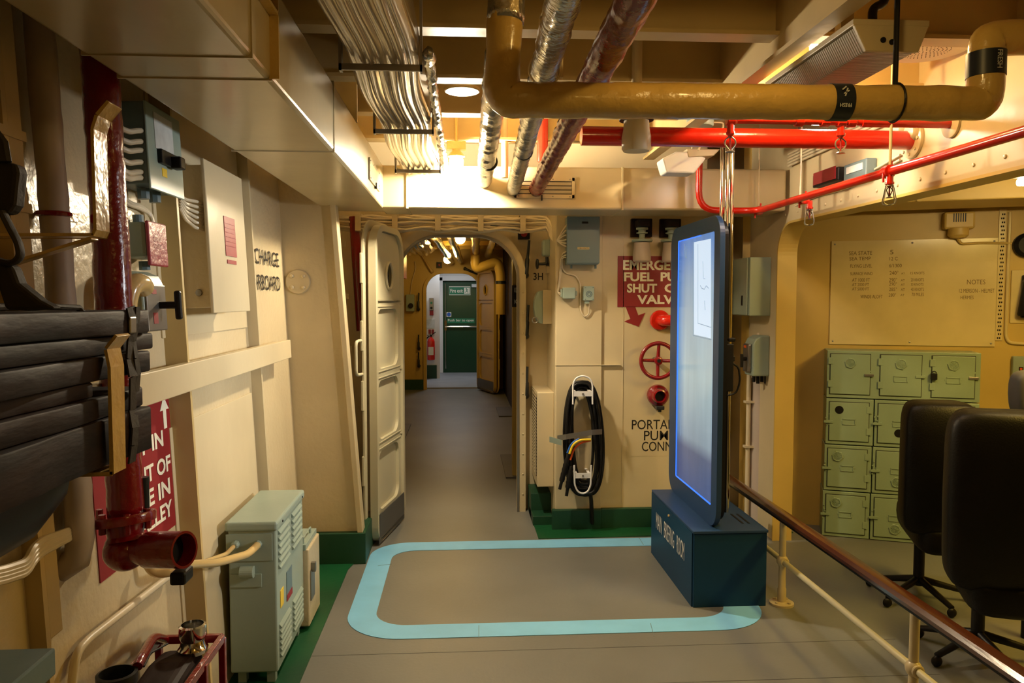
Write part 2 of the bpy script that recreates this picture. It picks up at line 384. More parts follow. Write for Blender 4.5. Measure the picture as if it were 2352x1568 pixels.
# side of thicker bulkhead and its face
xs = W(1275,900,YR).x
w2 = struct(MB().box(xs, 1.5, YR, YB+.05, 0, ZD).build('wall_back_right', 'cream', bevel=.006))
MB().box(xs+.002, W(1381,900,YR).x, YR-.014, YR, .0, 1.95).build('facing_plate', 'cream', w2, bevel=.005)
MB().box(W(1430,900,YR).x-.002, W(1430,900,YR).x+.002, YR-.003, YR+.01, .15, 1.93).build('weld_seam', 'cream', w2)
MB().box(xs, W(1424,900,YR).x, YR-.017, YR, W(1300,838,YR).z-.002, W(1300,838,YR).z+.002).build('weld_seam', 'cream', w2)
MB().box(xs-.02, W(1378,1200,YR).x, YR-.045, YR, 0, .125).box(W(1378,1200,YR).x, 1.5, YR-.03, YR, 0, .125).box(.43, xs, 4.86, YB, 0, .17).box(.43, xs-.005, 4.72, 5.0, 0, .06).build('skirting', 'greend', w2, bevel=.004)
struct(MB().box(1.45, 2.0, 5.08, 5.16, 0, ZD).build('wall_back_recess', 'cream'))

# right side bulkhead with the big arched opening
y0 = -2.1; ytop = X(1960,482,XR); ynear = X(2300,398,XR)
hz = X(1870,500,XR).z; ye = 4.33
wr = struct(plate('wall_right', portal(-2.2, YB, ZD, -1.6, ye+.008, hz+.008, .175), (XR, 0, 0), YA, ZA, .012, 'cream'))
# opening flange
def loopflange(pts, wdt, thk):
    b = MB()
    for i in range(len(pts)-1):
        (a0, b0), (a1, b1) = pts[i], pts[i+1]
        d = V((0, a1-a0, b1-b0)); n = V((0, -(b1-b0), a1-a0)).normalized()*thk
        b.obox((XR-.008, a0, b0), (wdt, 0, 0), d, n)
    return b
fl = [(ye, 0.0)]
for k in range(13):
    t = math.radians(90*k/12); fl.append((ye-.17+.17*math.cos(t), hz-.17+.17*math.sin(t)))
fl.append((-1.6, hz))
loopflange(fl, .115, -.012).build('opening_flange', 'passage', wr)
b = MB()
for k in range(14): b.lathe((XR-.001, 4.25-k*.16, hz+.055), -XA, [(.008,0),(.006,.004),(.001,.005)], 10)
b.build('rivet', 'cream', wr)['kind'] = 'stuff'
# side room: lockers wall, turned a little
A0, A1 = F(1892,1230), F(2095,1248); dW = (A1-A0).normalized(); nW = V((dW.y, -dW.x, 0))      # nW points to the camera
AW = A0-nW*.22
wsr = struct(MB().obox(AW-dW*.5, dW*2.7, -nW*.08, ZA*ZD).build('wall_side_room', 'passage'))
# ducting box over lockers
sd = thing('air_duct', 'cream box duct running over the lockers in the side room', 'duct', tuple(A0+ZA*1.95))
MB().obox(A0+dW*.02+nW*.42+ZA*1.93, dW*1.9, -nW*.41, ZA*.42).build('casing', 'passage', sd, bevel=.006)
q = A0+dW*.38+nW*.42+ZA*1.93
MB().obox(q, dW*.02, nW*.006, ZA*.42).build('joint_strip', 'passage', sd)

# ------------------------------------------------------------ deckhead beams and girder (parts of the ceiling)
for i, Y in enumerate((.75, 1.32, 1.88, 2.45, 2.99, 3.54, 4.10)):
    b = MB().box(-1.0, 1.008, Y+.01, Y+.022, 2.275, ZD).box(-1.0, 1.008, Y-.025, Y+.055, 2.262, 2.275)
    b.build('beam', 'ceil', ceil)
    b = MB().box(1.022, XR, Y+.01, Y+.022, 2.275, ZD).box(1.022, XR, Y-.025, Y+.055, 2.262, 2.275)
    b.build('beam', 'ceil', ceil)
    MB().box(1.9, 4.3, Y+.01, Y+.022, 2.275, ZD).box(1.9, 4.3, Y-.02, Y+.05, 2.262, 2.275).build('beam', 'ceil', ceil)
MB().box(1.008, 1.022, -2, 4.19, 2.20, ZD).box(.985, 1.045, -2, 4.19, 2.186, 2.20).build('girder', 'ceil', ceil)
MB().box(-.36, -.348, -2, 4.19, 2.36, ZD).build('girder', 'ceil', ceil)
for Y in (5.7, 6.5, 7.3, 8.1, 8.9, 9.7, 10.5, 11.3):
    MB().box(-1.3, .9, Y, Y+.03, 2.16, ZD).build('beam', 'passage', ceil)
b = thing('inspection_cover', 'flat round cover on the deckhead above the bare bulb', 'cover', tuple(W(1060,271,3.75)))
p = V((W(1062,272,3.2).x, 3.25, 2.30))
MB().lathe(p, -ZA, [(.075,0),(.075,.010),(.07,.014),(0,.014)], 40).build('disc', 'ceil', b, smooth=True)
MB().cyl(p, (p.x, p.y, ZD), .02).build('stem', 'ceil', b)

# ------------------------------------------------------------ ducts
DL0, DL1, DB, DT = -.765, -.432, 1.915, 2.145
d1 = thing('air_duct', 'large cream box duct running from above the camera along the left side', 'duct', (-.6, 2, DB))
MB().box(DL0, DL1, -1.5, 4.38, DB, DT).build('casing', 'duct', d1, bevel=.012, segs=3)
for Y in (1.62, 1.78, 2.62):
    MB().box(DL0-.003, DL1+.003, Y, Y+.006, DB-.003, DT+.003).build('joint_strip', 'duct', d1)
for Y in (.9, 1.78, 3.2): MB().box(DL0, DL1, Y, Y+.02, DT, ZD).build('hanger', 'ceil', d1)
MB().box(DL1-.002, DL1+.02, .95, 1.78, DT-.09, DT-.082).box(DL1-.002, DL1+.02, 1.776, 1.782, DB+.0, DT+.08).box(DL1-.03, DL1+.0, .95, 1.76, DT, DT+.05).build('side_ledge', 'ywrap', d1)
d2 = thing('air_duct', 'cream box duct crossing the room above the open door', 'duct', (.5, 4.3, DB))
MB().box(DL1-.02, 1.80, 4.20, 4.52, DB, DT).build('casing', 'duct', d2, bevel=.012, segs=3)
for px in (935, 1430):
    x = W(px,440,4.2).x; MB().box(x-.006, x+.006, 4.193, 4.52, DB-.003, DT+.003).build('joint_strip', 'duct', d2, bevel=.002)
def grille(name, label, o, ux, uy, n, L, H, g=None, lever=True):
    t = thing(name, label, 'vent', tuple(o), g)
    uy = V(uy); n = V(n)
    b = MB().obox(o, ux*L, uy*.022, n*.006).obox(o+uy*(H-.022), ux*L, uy*.022, n*.006).obox(o, ux*.016, uy*H, n*.006).obox(o+ux*(L-.016), ux*.016, uy*H, n*.006)
    b.build('frame', 'duct', t, bevel=.0015)
    MB().obox(o+ux*.016+uy*.022, ux*(L-.032), uy*(H-.044), n*.0015).build('dark_slot', 'black', t)
    for k in range(3):
        MB().obox(o+ux*.018+uy*(.027+k*(H-.048)/3), ux*(L-.036), uy*.016+n*.007, n*.0015).build('louvre', 'duct', t)
    s = MB(); screwheads(s, [o+ux*(L*f)+uy*v+n*.006 for f in (.08,.36,.64,.92) for v in (.011, H-.011)], n, .0035); s.build('screw', 'steel', t)['kind'] = 'stuff'
    if lever: MB().obox(o+ux*(L*.45)-uy*.012, ux*.006, uy*.03, n*.012).build('lever', 'black', t)
    return t
o = W(1180,455,4.198)
grille('vent_grille', 'long slotted vent grille in the crossing duct under the red pipe end', V((o.x, 4.199, o.z)), XA, ZA, -YA, .335, .115)
o = X(872,425,DL1)
grille('vent_grille', 'slotted vent grille in the right side of the left duct near the corner', V((DL1+.001, 3.98, DB+.055)), -YA, ZA, XA, .42, .10)

# ------------------------------------------------------------ passage and lobby beyond
PW = 12.12
ix0, ix1 = W(980,800,PW).x, W(1101,800,PW).x; izt = W(1036,628,PW).z
wp = struct(plate('wall_passage_end', portal(-1.6, 1.3, ZD, ix0, ix1, izt, .27), (0, PW+.05, 0), XA, ZA, .05, 'passage'))
plate('door_frame', portal(ix0-.05, ix1+.05, izt+.05, ix0, ix1, izt, .27, .32), (0, PW, 0), XA, ZA, .05, 'passage', wp)
MB().box(-1.4, ix0-.05, PW-.05, PW, 0, .16).build('skirting', 'greend', wp)
struct(MB().box(-1.45, -1.38, YB+.03, PW, 0, ZD).build('wall_passage_left', 'passage'))
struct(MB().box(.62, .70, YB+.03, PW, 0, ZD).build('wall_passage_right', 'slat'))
pr = struct(MB().box(.385, .62, 6.05, 6.12, 0, ZD).build('trim_3', 'passage', bevel=.006))
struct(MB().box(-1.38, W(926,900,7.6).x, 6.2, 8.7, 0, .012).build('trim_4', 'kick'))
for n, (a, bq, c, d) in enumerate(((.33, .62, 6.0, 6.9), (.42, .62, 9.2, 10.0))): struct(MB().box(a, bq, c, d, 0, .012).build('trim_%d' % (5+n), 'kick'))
# lobby
FY = 14.75
struct(MB().box(-1.6, 1.3, 12.2, FY+.1, -.12, .02).build('floor_lobby', mat('pale_grey_lobby_deck', (.34,.35,.37), .45)))
fl_ = struct(MB().box(-1.6, 1.3, FY, FY+.1, 0, ZD).build('wall_lobby_end', 'white'))
struct(MB().box(ix0-.22, ix0-.12, 12.17, FY, 0, ZD).build('wall_lobby_left', 'white'))
struct(MB().box(ix0-.12, W(1010,800,13.6).x, 13.6, 13.68, 0, ZD).build('wall_lobby_return', 'white'))
struct(MB().box(ix0-.12, W(1003,800,13.6).x, 13.57, 13.6, .02, .26).build('baseboard_lobby', 'greend'))
fd0, fd1, fdt = W(1018,800,FY).x, W(1018,800,FY).x+.92, W(1050,645,FY).z
fdr = struct(MB().box(fd0, fd1, FY-.05, FY, .02, fdt).build('door_3', 'fexit'))
MB().box(fd0-.07, fd0, FY-.12, FY, .02, fdt+.07).box(fd0-.07, fd1, FY-.12, FY, fdt, fdt+.1).build('door_frame', 'white', fdr, bevel=.006)
zz = W(1050,750,FY-.06).z
MB().cyl((fd0+.04, FY-.09, zz), (fd1-.06, FY-.09, zz), .016).build('push_bar', 'chrome', fdr)
MB().cyl((fd0+.05, FY-.075, .1), (fd0+.05, FY-.075, fdt-.05), .009).box(fd0+.03, fd0+.07, FY-.09, FY-.05, zz-.07, zz+.12).build('bolt_rod', 'chrome', fdr)
a, bq = W(1032,676,FY-.055), W(1080,659,FY-.055)
s = MB().box(a.x, bq.x, FY-.056, FY-.05, a.z, bq.z).build('exit_sign', 'fsign', fdr)
sz = V((bq.x-a.x, 0, bq.z-a.z))
MB().box(a.x-.004, bq.x+.004, FY-.054, FY-.050, a.z-.012, bq.z+.012).build('sign_border', 'wtext', s)
text('Fire exit', (a.x+.02, FY-.058, a.z+sz.z*.25), XA, ZA, sz.x*.60, sz.z*.5, 'wtext', s)
pc = a+V((sz.x*.84, 0, sz.z*.5)); yy = FY-.0575
MB().box(pc.x-.055, pc.x+.055, yy, yy+.001, pc.z-.058, pc.z+.058).build('running_man_field', 'wtext', s)
yy -= .001
mb = MB().lathe((pc.x-.01, yy, pc.z+.042), -YA, [(.010,0),(.010,.001),(0,.001)], 12)
for q0, q1, ww in (((0,.03),(.0,-.005),.016), ((0,-.005),(.022,-.022),.010), ((.022,-.022),(.016,-.05),.009), ((0,-.005),(-.018,-.026),.010), ((-.018,-.026),(-.042,-.03),.009), ((0,.026),(.026,.012),.008), ((0,.026),(-.024,.014),.008)):
    mb.bar((pc.x+q0[0], yy, pc.z+q0[1]), (pc.x+q1[0], yy, pc.z+q1[1]), .001, ww, up=(0,0,1))
mb.build('running_man', 'fsign', s)
a, bq = W(1027,742,FY-.055), W(1090,731,FY-.055)
s = MB().box(a.x, bq.x, FY-.056, FY-.05, a.z, bq.z).build('push_sign', 'fsign', fdr)
text('Push bar to open', (a.x+.015, FY-.058, a.z+.02), XA, ZA, (bq-a).x-.03, (bq-a).z-.03, 'wtext', s)
p = W(1031,722,FY-.055); s = MB().box(p.x-.045, p.x+.045, FY-.055, FY-.05, p.z-.045, p.z+.045).build('round_sign', 'wtext', fdr)
MB().lathe((p.x, FY-.055, p.z), -YA, [(.038,0),(.038,.002),(0,.002)], 20).build('disc', 'fblue', s)
MB().box(fd0+.55, fd0+.8, FY-.09, FY-.05, fdt-.12, fdt-.06).build('door_closer', 'label', fdr)
# fire extinguisher and boards in the lobby
p = W(990,828,13.45)
fe = thing('fire_extinguisher', 'red fire extinguisher hanging on the white lobby wall beside the green door', 'fire extinguisher', (p.x, 13.5, p.z-.0))
MB().lathe((p.x, 13.5, p.z), ZA, [(.03,0),(.065,.01),(.068,.03),(.068,.33),(.055,.37),(.025,.40),(.02,.42)], 20).build('cylinder', 'red', fe, smooth=True)
MB().box(p.x-.02, p.x+.02, 13.48, 13.52, p.z+.42, p.z+.45).bar((p.x, 13.5, p.z+.44), (p.x+.08, 13.5, p.z+.50), .015, .015).bar((p.x, 13.5, p.z+.46), (p.x-.07, 13.5, p.z+.44), .01, .01).build('valve', 'black', fe)
MB().tube([(p.x-.03, 13.49, p.z+.43), (p.x-.09, 13.46, p.z+.38), (p.x-.085, 13.45, p.z+.15)], .012, fillet=.05).build('hose', 'black', fe, smooth=True)
MB().box(p.x-.045, p.x+.045, 13.425, 13.44, p.z+.1, p.z+.24).build('label_band', 'wtext', fe)
a, bq = W(983,768,13.58), W(998,755,13.58)
t = thing('safety_sign', 'small red and white pictogram sign above the fire extinguisher', 'sign', (a.x, 13.59, a.z))
MB().box(a.x, bq.x, 13.585, 13.6, a.z, bq.z).build('board', 'wtext', t)
MB().box(a.x+.008, a.x+.052, 13.58, 13.585, a.z+.01, bq.z-.01).box(a.x+.062, bq.x-.008, 13.58, 13.585, a.z+.01, bq.z-.01).build('red_panel', 'redlab', t)
a, bq = W(980,753,13.58), W(998,733,13.58); tag(MB().box(a.x, bq.x, 13.585, 13.6, a.z, bq.z).build('notice_plate', 'label'), 'pale grey blank notice plate above the small red pictogram sign', 'notice')
a, bq = W(986,724,13.56), W(996,684,13.56)
t = thing('call_point', 'grey control box with green button and red foot on the lobby wall', 'control box', (a.x, 13.57, a.z))
MB().box(a.x, bq.x, 13.53, 13.6, a.z+.09, bq.z).build('casing', 'steel', t, bevel=.006)
MB().box(a.x+.005, bq.x-.005, 13.54, 13.6, a.z, a.z+.085).build('red_foot', 'redlab', t, bevel=.004)
MB().lathe(((a.x+bq.x)/2, 13.53, a.z+.22), -YA, [(.02,0),(.02,.015),(0,.015)], 14).build('green_button', 'fsign', t)
MB().lathe(((a.x+bq.x)/2, 13.53, a.z+.13), -YA, [(.022,0),(.022,.015),(0,.015)], 14).build('black_button', 'black', t)

# ------------------------------------------------------------ watertight door leaves
def leaf(name, hinge, free, ztop, z0, mname, handle=True, thick=.045, flip=1):
    """rounded pressed door leaf standing between two floor points; n is the side we look at"""
    h, f = V((hinge[0], hinge[1], 0)), V((free[0], free[1], 0)); u = (f-h).normalized(); L = (f-h).length
    n = V((u.y, -u.x, 0))*flip
    t = thing(name, None, None, (h.x, h.y, 0)); t['kind'] = 'structure'
    uxv = u if flip > 0 else u
    def pl(nm, loops, off, depth, m, par=t, bevel=0):
        o = V((h.x, h.y, 0))+n*off
        if (u.cross(ZA)).dot(n) < 0: o = o+n*depth
        return plate(nm, loops, o, u, ZA, depth, m, par, bevel)
    out = rrect(0, L, z0, ztop, [.16,.16,.10,.10], 10); inn = rrect(.035, L-.035, z0+.03, ztop-.035, [.135,.135,.03,.03], 10)
    port = [(L*.47+.058*math.cos(a), ztop-.29+.075*math.sin(a)) for a in [2*PI*k/24 for k in range(24)]]
    pl('back_plate', [rrect(.004, L-.004, z0+.004, ztop-.004, [.155,.155,.09,.09], 10), port], -.002, .010, mname)
    pl('rim', [out, inn], 0, thick, mname, bevel=.006)
    pl('outer_lip', [rrect(.0, L+.035, z0-.0, ztop+.028, [.18,.18,.12,.12], 10), rrect(.02, L-.01, z0+.02, ztop-.02, [.14,.14,.1,.1], 10)], -.03, .012, mname, bevel=.003)
    # pressed panels: four frames with sunken fields
    H = ztop-.04-(z0+.14); zs = [z0+.14+H*k/4 for k in range(5)]
    for k in range(4):
        a, bq = zs[k]+.022, zs[k+1]-.022
        outer = rrect(.036, L-.036, zs[k]+.0, zs[k+1]-.0, .01, 3)
        loops = [outer, rrect(.085, L-.075, a+.012, bq-.012, .075, 8)]
        if k < 3: pl('pressed_panel', loops, .008, .014+.006, mname, bevel=.008)
        else: pl('pressed_panel', [rrect(.036, L-.036, a, zs[4], [.13,.13,.01,.01], 8), [(L*.47+.07*math.cos(q), ztop-.29+.087*math.sin(q)) for q in [2*PI*j/24 for j in range(24)]]], .008, .018, mname, bevel=.006)
    for k in range(1, 4):
        b = MB()
        for s_ in (-.02, .016): b.obox(h+u*.04+n*.006+ZA*(zs[k]+s_), u*(L-.08), n*.026, ZA*.005)
        b.prism([h+u*(.04)+n*.006+ZA*zs[k], h+u*(.10)+n*.006+ZA*zs[k], h+u*.04+n*.04+ZA*zs[k]], ZA*.005)
        b.build('rib', mname, t)
    c = h+u*(L*.47)+ZA*(ztop-.29)
    pr_ = MB(); pr_.torus(c+n*.03, n, .066, .010, 28, 8, sy=1.2); pr_.build('porthole_rim', mname, t, smooth=True)
    MB().lathe(c+n*.004, n, [(.07,0),(.07,.004),(0,.004)], 24).build('porthole_glass', 'black', t)
    MB().obox(h+u*.03+n*(thick-.004)+ZA*(z0+.0), u*(L-.05), n*.004, ZA*.17).build('kick_plate', 'kick', t)
    for z in (z0+.35, z0+.78, z0+1.12, z0+1.5):
        MB().obox(h+u*(L-.0)-n*.035+ZA*z, u*.045, n*.014, ZA*.17).build('dog_wedge', mname, t, bevel=.003)
    if handle:
        q = h+u*(L+.03)-n*.03+ZA*1.0
        MB().tube([q, q-n*.01+u*.075, q-n*.01+u*.075+ZA*.19, q+ZA*.19], .009, fillet=.03, seg=10).build('pull_handle', mname, t, smooth=True)
    for z in (.3, 1.5): MB().cyl(h-n*.012+ZA*z-u*.015, h-n*.012+ZA*(z+.14)-u*.015, .014, seg=12).build('hinge', mname, t, smooth=True)
    return t
h_, f_ = F(917,1188), F(852,1256)
leaf('door_1', (h_.x, h_.y-.02), (f_.x, f_.y), W(870,516,4.5).z, .012, 'door', flip=-1)
leaf('door_2', (W(1101,900,PW-.1).x+.0, PW-.06), (W(1140,908,11.5).x, 11.35), W(1110,626,11.8).z+.02, .02, 'passage', handle=False)

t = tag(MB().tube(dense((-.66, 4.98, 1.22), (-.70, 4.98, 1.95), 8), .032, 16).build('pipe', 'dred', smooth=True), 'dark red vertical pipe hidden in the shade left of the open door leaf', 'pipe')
t = thing('conduit', 'cream vertical batten conduit between the web frame and the open door leaf', 'conduit', (-.66, 4.6, 0))
MB().bar(W(772,490,4.6), W(814,1250,4.6), .028, .03, up=(0,1,0)).build('tube', 'cream', t, bevel=.005)
for py in (560, 680, 800): MB().bar(W(770+(py-490)*.058,py,4.59), W(790+(py-490)*.058,py,4.59), .03, .012, up=(0,1,0)).build('clip', 'cream', t)
# passage details
def dog(label, p, ang, L=.19, group='black dog handles round the open door', m='dsteel', s=1.0):
    t = thing('dog_handle', label, 'handle', tuple(p), group)
    d = V((math.sin(ang), 0, math.cos(ang)))
    MB().lathe(p, -YA, [(.022*s,0),(.022*s,.02),(.016*s,.035),(0,.035)], 16).build('boss', m, t, smooth=True)
    q = p-YA*.045*s
    MB().tube([p-YA*.03*s, q+d*.012, q+d*L*.45, q+d*L*.5, q+d*L], [.016*s,.015*s,.014*s,.0095*s,.0085*s], 12).build('lever', m, t, smooth=True)
    return t
HG = 'black dog handles round the open door'
p = W(1207,632,YB-.02); dog('upper black steel dog handle on the right side of the door frame', p, .09, .23)
p = W(1208,772,YB-.02); dog('middle black steel dog handle on the right side of the door frame', p, .06, .21)
p = W(1208,908,YB-.02); dog('lowest black steel dog handle on the right side of the door frame', p, .03, .20)
p = W(925,527,YB-.03); dog('black dog handle lying over the top left corner of the door frame', p, 1.5, .19)
p = W(1198,528,YB-.03); dog('black dog handle lying over the top right corner of the door frame', p, -1.47, .21)
t = thing('warning_lamp', 'small black square box with a dark red lens above the door frame, top right', 'lamp', tuple(W(1204,535,YB)))
a, bq = W(1190,549,YB-.04), W(1217,524,YB-.04)
MB().box(a.x, bq.x, YB-.045, YB, a.z, bq.z).build('casing', 'black', t, bevel=.004)
MB().lathe(((a.x+bq.x)/2, YB-.045, (a.z+bq.z)/2), -YA, [(.022,0),(.02,.008),(0,.010)], 20).build('lens', 'redlab', t, smooth=True)
text('3H', W(1225,643,YB-.0)+V((0,-.003,0)), XA, ZA, W(1247,643,YB).x-W(1225,643,YB).x, .048, 'btext', wbk)
# passage end wall fittings
for (px, py, an, L) in ((961,690,.05,.26), (962,780,.0,.22), (962,820,-.0,.22)):
    dog('dark dog handle on the yellow end wall, %s' % {690:'highest, beside the inner door', 780:'middle one, left of the inner door', 820:'lowest, left of the inner door'}[py], W(px, py+20, PW-.02), an, L, 'dog handles on the passage end wall', s=1.3)
dog('brassy dog handle slanting over the top left corner of the inner door', W(992,623,PW-.02), -.55, .30, 'dog handles on the passage end wall', 'brass', 1.3)
dog('dark dog handle slanting over the top right of the inner door', W(1068,617,PW-.02), 2.0, .30, 'dog handles on the passage end wall', s=1.3)
t = thing('alarm_lamp', 'small dark square lamp with red lens above the inner door', 'lamp', tuple(W(1009,608,PW)))
a, bq = W(1003,615,PW-.05), W(1015,602,PW-.05); MB().box(a.x, bq.x, PW-.06, PW, a.z, bq.z).build('casing', 'black', t)
MB().lathe(((a.x+bq.x)/2, PW-.06, (a.z+bq.z)/2), -YA, [(.02,0),(.015,.01),(0,.01)], 12).build('lens', 'redlab', t)
t = thing('telephone_box', 'grey box with a dark dial on the yellow end wall of the passage', 'box', tuple(W(942,700,PW)))
a, bq = W(933,715,PW-.05), W(952,676,PW-.05); MB().box(a.x, bq.x, PW-.10, PW, a.z, bq.z).build('casing', 'gg', t, bevel=.01)
MB().lathe(((a.x+bq.x)/2+.01, PW-.10, a.z+.09), -YA, [(.04,0),(.04,.03),(0,.03)], 16).build('dial', 'black', t)
MB().tube([((a.x+bq.x)/2, PW-.02, bq.z), ((a.x+bq.x)/2+.02, PW-.02, bq.z+.2), ((a.x+bq.x)/2+.09, PW-.02, bq.z+.42), ((a.x+bq.x)/2+.07, PW-.02, bq.z+.52)], .006, 8, fillet=.1).build('cable', 'cable', t)
# passage pipes under the deckhead
b = thing('cable_bundle', 'wide foil wrapped cable bundle hanging under the passage deckhead', 'cable bundle', (-.5, 8, 2.1))
def bundle(x0, x1, y0, y1, z, par, n=7, m='foilp', nv=90, amp=.013, thick=.05):
    ph = [random.uniform(0, 6) for _ in range(6)]; NU = n*8; mb = MB(); vs = []; fs = []
    for j in range(nv+1):
        y = y0+(y1-y0)*j/nv
        wx = .008*math.sin(y*7+ph[0])
        for i in range(NU+1):
            u = i/NU; uu = u+.006*math.sin(y*3+ph[1]+u*5)+.003*math.sin(y*11+ph[2])
            bump_ = abs(math.sin(PI*n*uu))**.6*amp*(1+.3*math.sin(y*4+ph[3]+u*15))
            edge = (1-abs(2*u-1)**6)
            vs.append((x0+(x1-x0)*u+wx, y, z-(thick*.35+bump_)*edge))
        vs.append((x1+.012, y, z+thick)); vs.append((x0, y, z+thick))
    R = NU+3
    for j in range(nv):
        for i in range(R):
            i2 = (i+1) % R; fs.append((j*R+i, j*R+i2, (j+1)*R+i2, (j+1)*R+i))
    fs.append(tuple(range(R))); fs.append(tuple(nv*R+i for i in range(R))[::-1])
    return mb.add(vs, fs).build('foil_wrap', m, par, smooth='all')
bundle(-1.15, -.42, 6.3, 11.4, 2.15, b, 9, 'foilp', 80, .05, .10)
for k, (px, py, x2, mm, rr) in enumerate(((1037,600,-.13,'foilp',.045), (1058,598,-.03,'foilp',.045), (1092,585,.22,'ywrap',.05), (1120,585,.48,'foilp',.05), (1020,580,-.33,'redwrap',.05))):
    e = W(px, py, 11.6); s0 = W(px-30+k*12, 545, 7.0)
    t = thing('ceiling_pipe', ['foil wrapped pipe second from left in the far passage', 'thin foil wrapped pipe at the middle of the passage deckhead', 'cream lagged pipe right of centre under the passage deckhead', 'foil wrapped pipe furthest right under the passage deckhead', 'dark red foil pipe furthest left beside the passage cable bundle'][k], 'pipe', tuple(s0), 'pipes under the passage deckhead')
    MB().tube(dense((e.x+(-.25+k*.06)*.6, 6.4, 2.08), e, 24, .004), rr, 12).build('wrap', mm, t, smooth=True)
p = W(1100,600,10.9)
t = thing('fresh_water_pipe', 'cream lagged pipe crossing right and dropping beside the inner yellow door', 'pipe', tuple(p))
a = W(1092,618,10.9); bq = W(1152,625,10.9); c = W(1150,722,10.9)
MB().tube([a+ZA*.35, a, W(1143,600,10.9), W(1150,630,10.9), c], .07, 14, fillet=.08).build('lagging', 'passage', t, smooth=True)
MB().cyl(W(1150,652,10.9), W(1150,645,10.9), .073).build('black_band', 'stick', t)
p = W(1028,596,11.2)
t = thing('passage_lamp', 'lit bulb glowing among the pipes over the inner door', 'lamp', tuple(p))
MB().sphere(p, .06).build('bulb', 'bulb4', t, smooth=True); MB().cyl(p+ZA*.05, (p.x, p.y, ZD), .03).build('holder', 'passage', t)
p = W(1057,548,8.6)
t = thing('passage_lamp', 'lit bulb just under the top edge of the open door frame', 'lamp', tuple(p))
MB().sphere(p, .06).build('bulb', 'bulb4', t, smooth=True); MB().cyl(p+ZA*.05, (p.x, p.y, ZD), .03).build('holder', 'passage', t)
a, bq = W(925,640,8.8), W(936,560,8.8)
t = thing('wall_locker', 'orange red edged cream box high on the passage left wall', 'box', tuple(a))
MB().box(-1.38, a.x-.0, 8.5, 8.9, 1.70, 1.98).build('casing', 'passage', t); MB().box(a.x, bq.x-.02, 8.48, 8.92, 1.66, 2.0).build('edge', 'orange', t)
a, bq = W(1176,705,6.04), W(1186,655,6.04)
t = thing('notice', 'black notice board with white letters half hidden by the right door edge', 'sign', tuple(a))
MB().box(a.x, a.x+.22, 6.03, 6.045, a.z, bq.z).build('board', 'btext', t)
text('EXIT', (a.x+.015, 6.028, bq.z-.06), XA, ZA, .15, .035, 'wtext', t) if False else None
text('E', (a.x+.018, 6.028, bq.z-.055), XA, ZA, .022, .035, 'label', t); text('K', (a.x+.018, 6.028, a.z+.025), XA, ZA, .024, .035, 'label', t)
# ================================================================ overhead
ZP = W(1180,430,4.13).z
def crinkle(p0, p1, r, n=70, seg=14, jit=.002, wob=.05): return MB().tube(dense(p0, p1, n, jit), [r*(1+random.uniform(-.05, .05)) for _ in range(n+1)], seg, wob=wob*.5)
a = W(1113,412,4.13)
t = thing('foil_pipe', 'silver foil wrapped pipe nearest the bulb, running back from the yellow elbow', 'pipe', tuple(a), 'foil wrapped pipes under the deckhead')
crinkle(F(1150,228,a.z)*0+V((W(1152,228,1.95).x, 2.05, a.z)), a+V((0,.06,0)), .040).build('foil_wrap', 'foil', t, smooth='all')
MB().cyl((a.x+.005, 3.6, a.z), (a.x+.005, 3.615, a.z), .0425).build('black_tape', 'black', t)
bq = W(1181,430,4.13); n0 = F(1308,-60,bq.z)
t = thing('foil_pipe', 'silver foil wrapped pipe between the bulb side pipe and the maroon pipe', 'pipe', tuple(bq), 'foil wrapped pipes under the deckhead')
crinkle(n0, bq+V((0,.06,0)), .037, 90).build('foil_wrap', 'foil', t, smooth='all')
q = n0.lerp(bq, .62); d = (bq-n0).normalized(); MB().cyl(q, q+d*.02, .0395).build('black_tape', 'black', t)
c = W(1234,431,4.13); n1 = F(1488,-60,c.z)
t = thing('foil_pipe', 'maroon foil wrapped pipe with dark tape end, running back to the duct', 'pipe', tuple(c))
crinkle(n1, c+V((0,.06,0)), .040, 90, wob=.09).build('foil_wrap', 'redwrap', t, smooth='all')
d = (c-n1).normalized(); MB().cyl(c-d*.02, c, .0415).build('dark_tape', 'dred', t)
t = thing('pipe_hanger', 'thin cream drop hanger above the silver pipe at centre top', 'hanger', tuple(W(1320,160,2.2)))
q = n0.lerp(bq, .22); MB().cyl((q.x+.045, q.y, q.z-.02), (q.x+.045, q.y, ZD), .004, seg=8).torus(q, YA, .041, .003, 24, 6).build('rod', 'cream', t)

YY = 1.95
pts = [W(1163,-60,YY), W(1152,229,YY), W(2262,238,YY), W(2266,88,YY), W(2460,84,YY)]
t = thing('water_pipe', 'thick yellowish cream lagged pipe crossing the top right with black FRESH bands', 'pipe', tuple(pts[1]))
pp = []
for i in range(4):
    seg_ = dense(pts[i], pts[i+1], 30 if i == 1 else 8, .0018)
    pp += seg_ if i == 0 else seg_[1:]
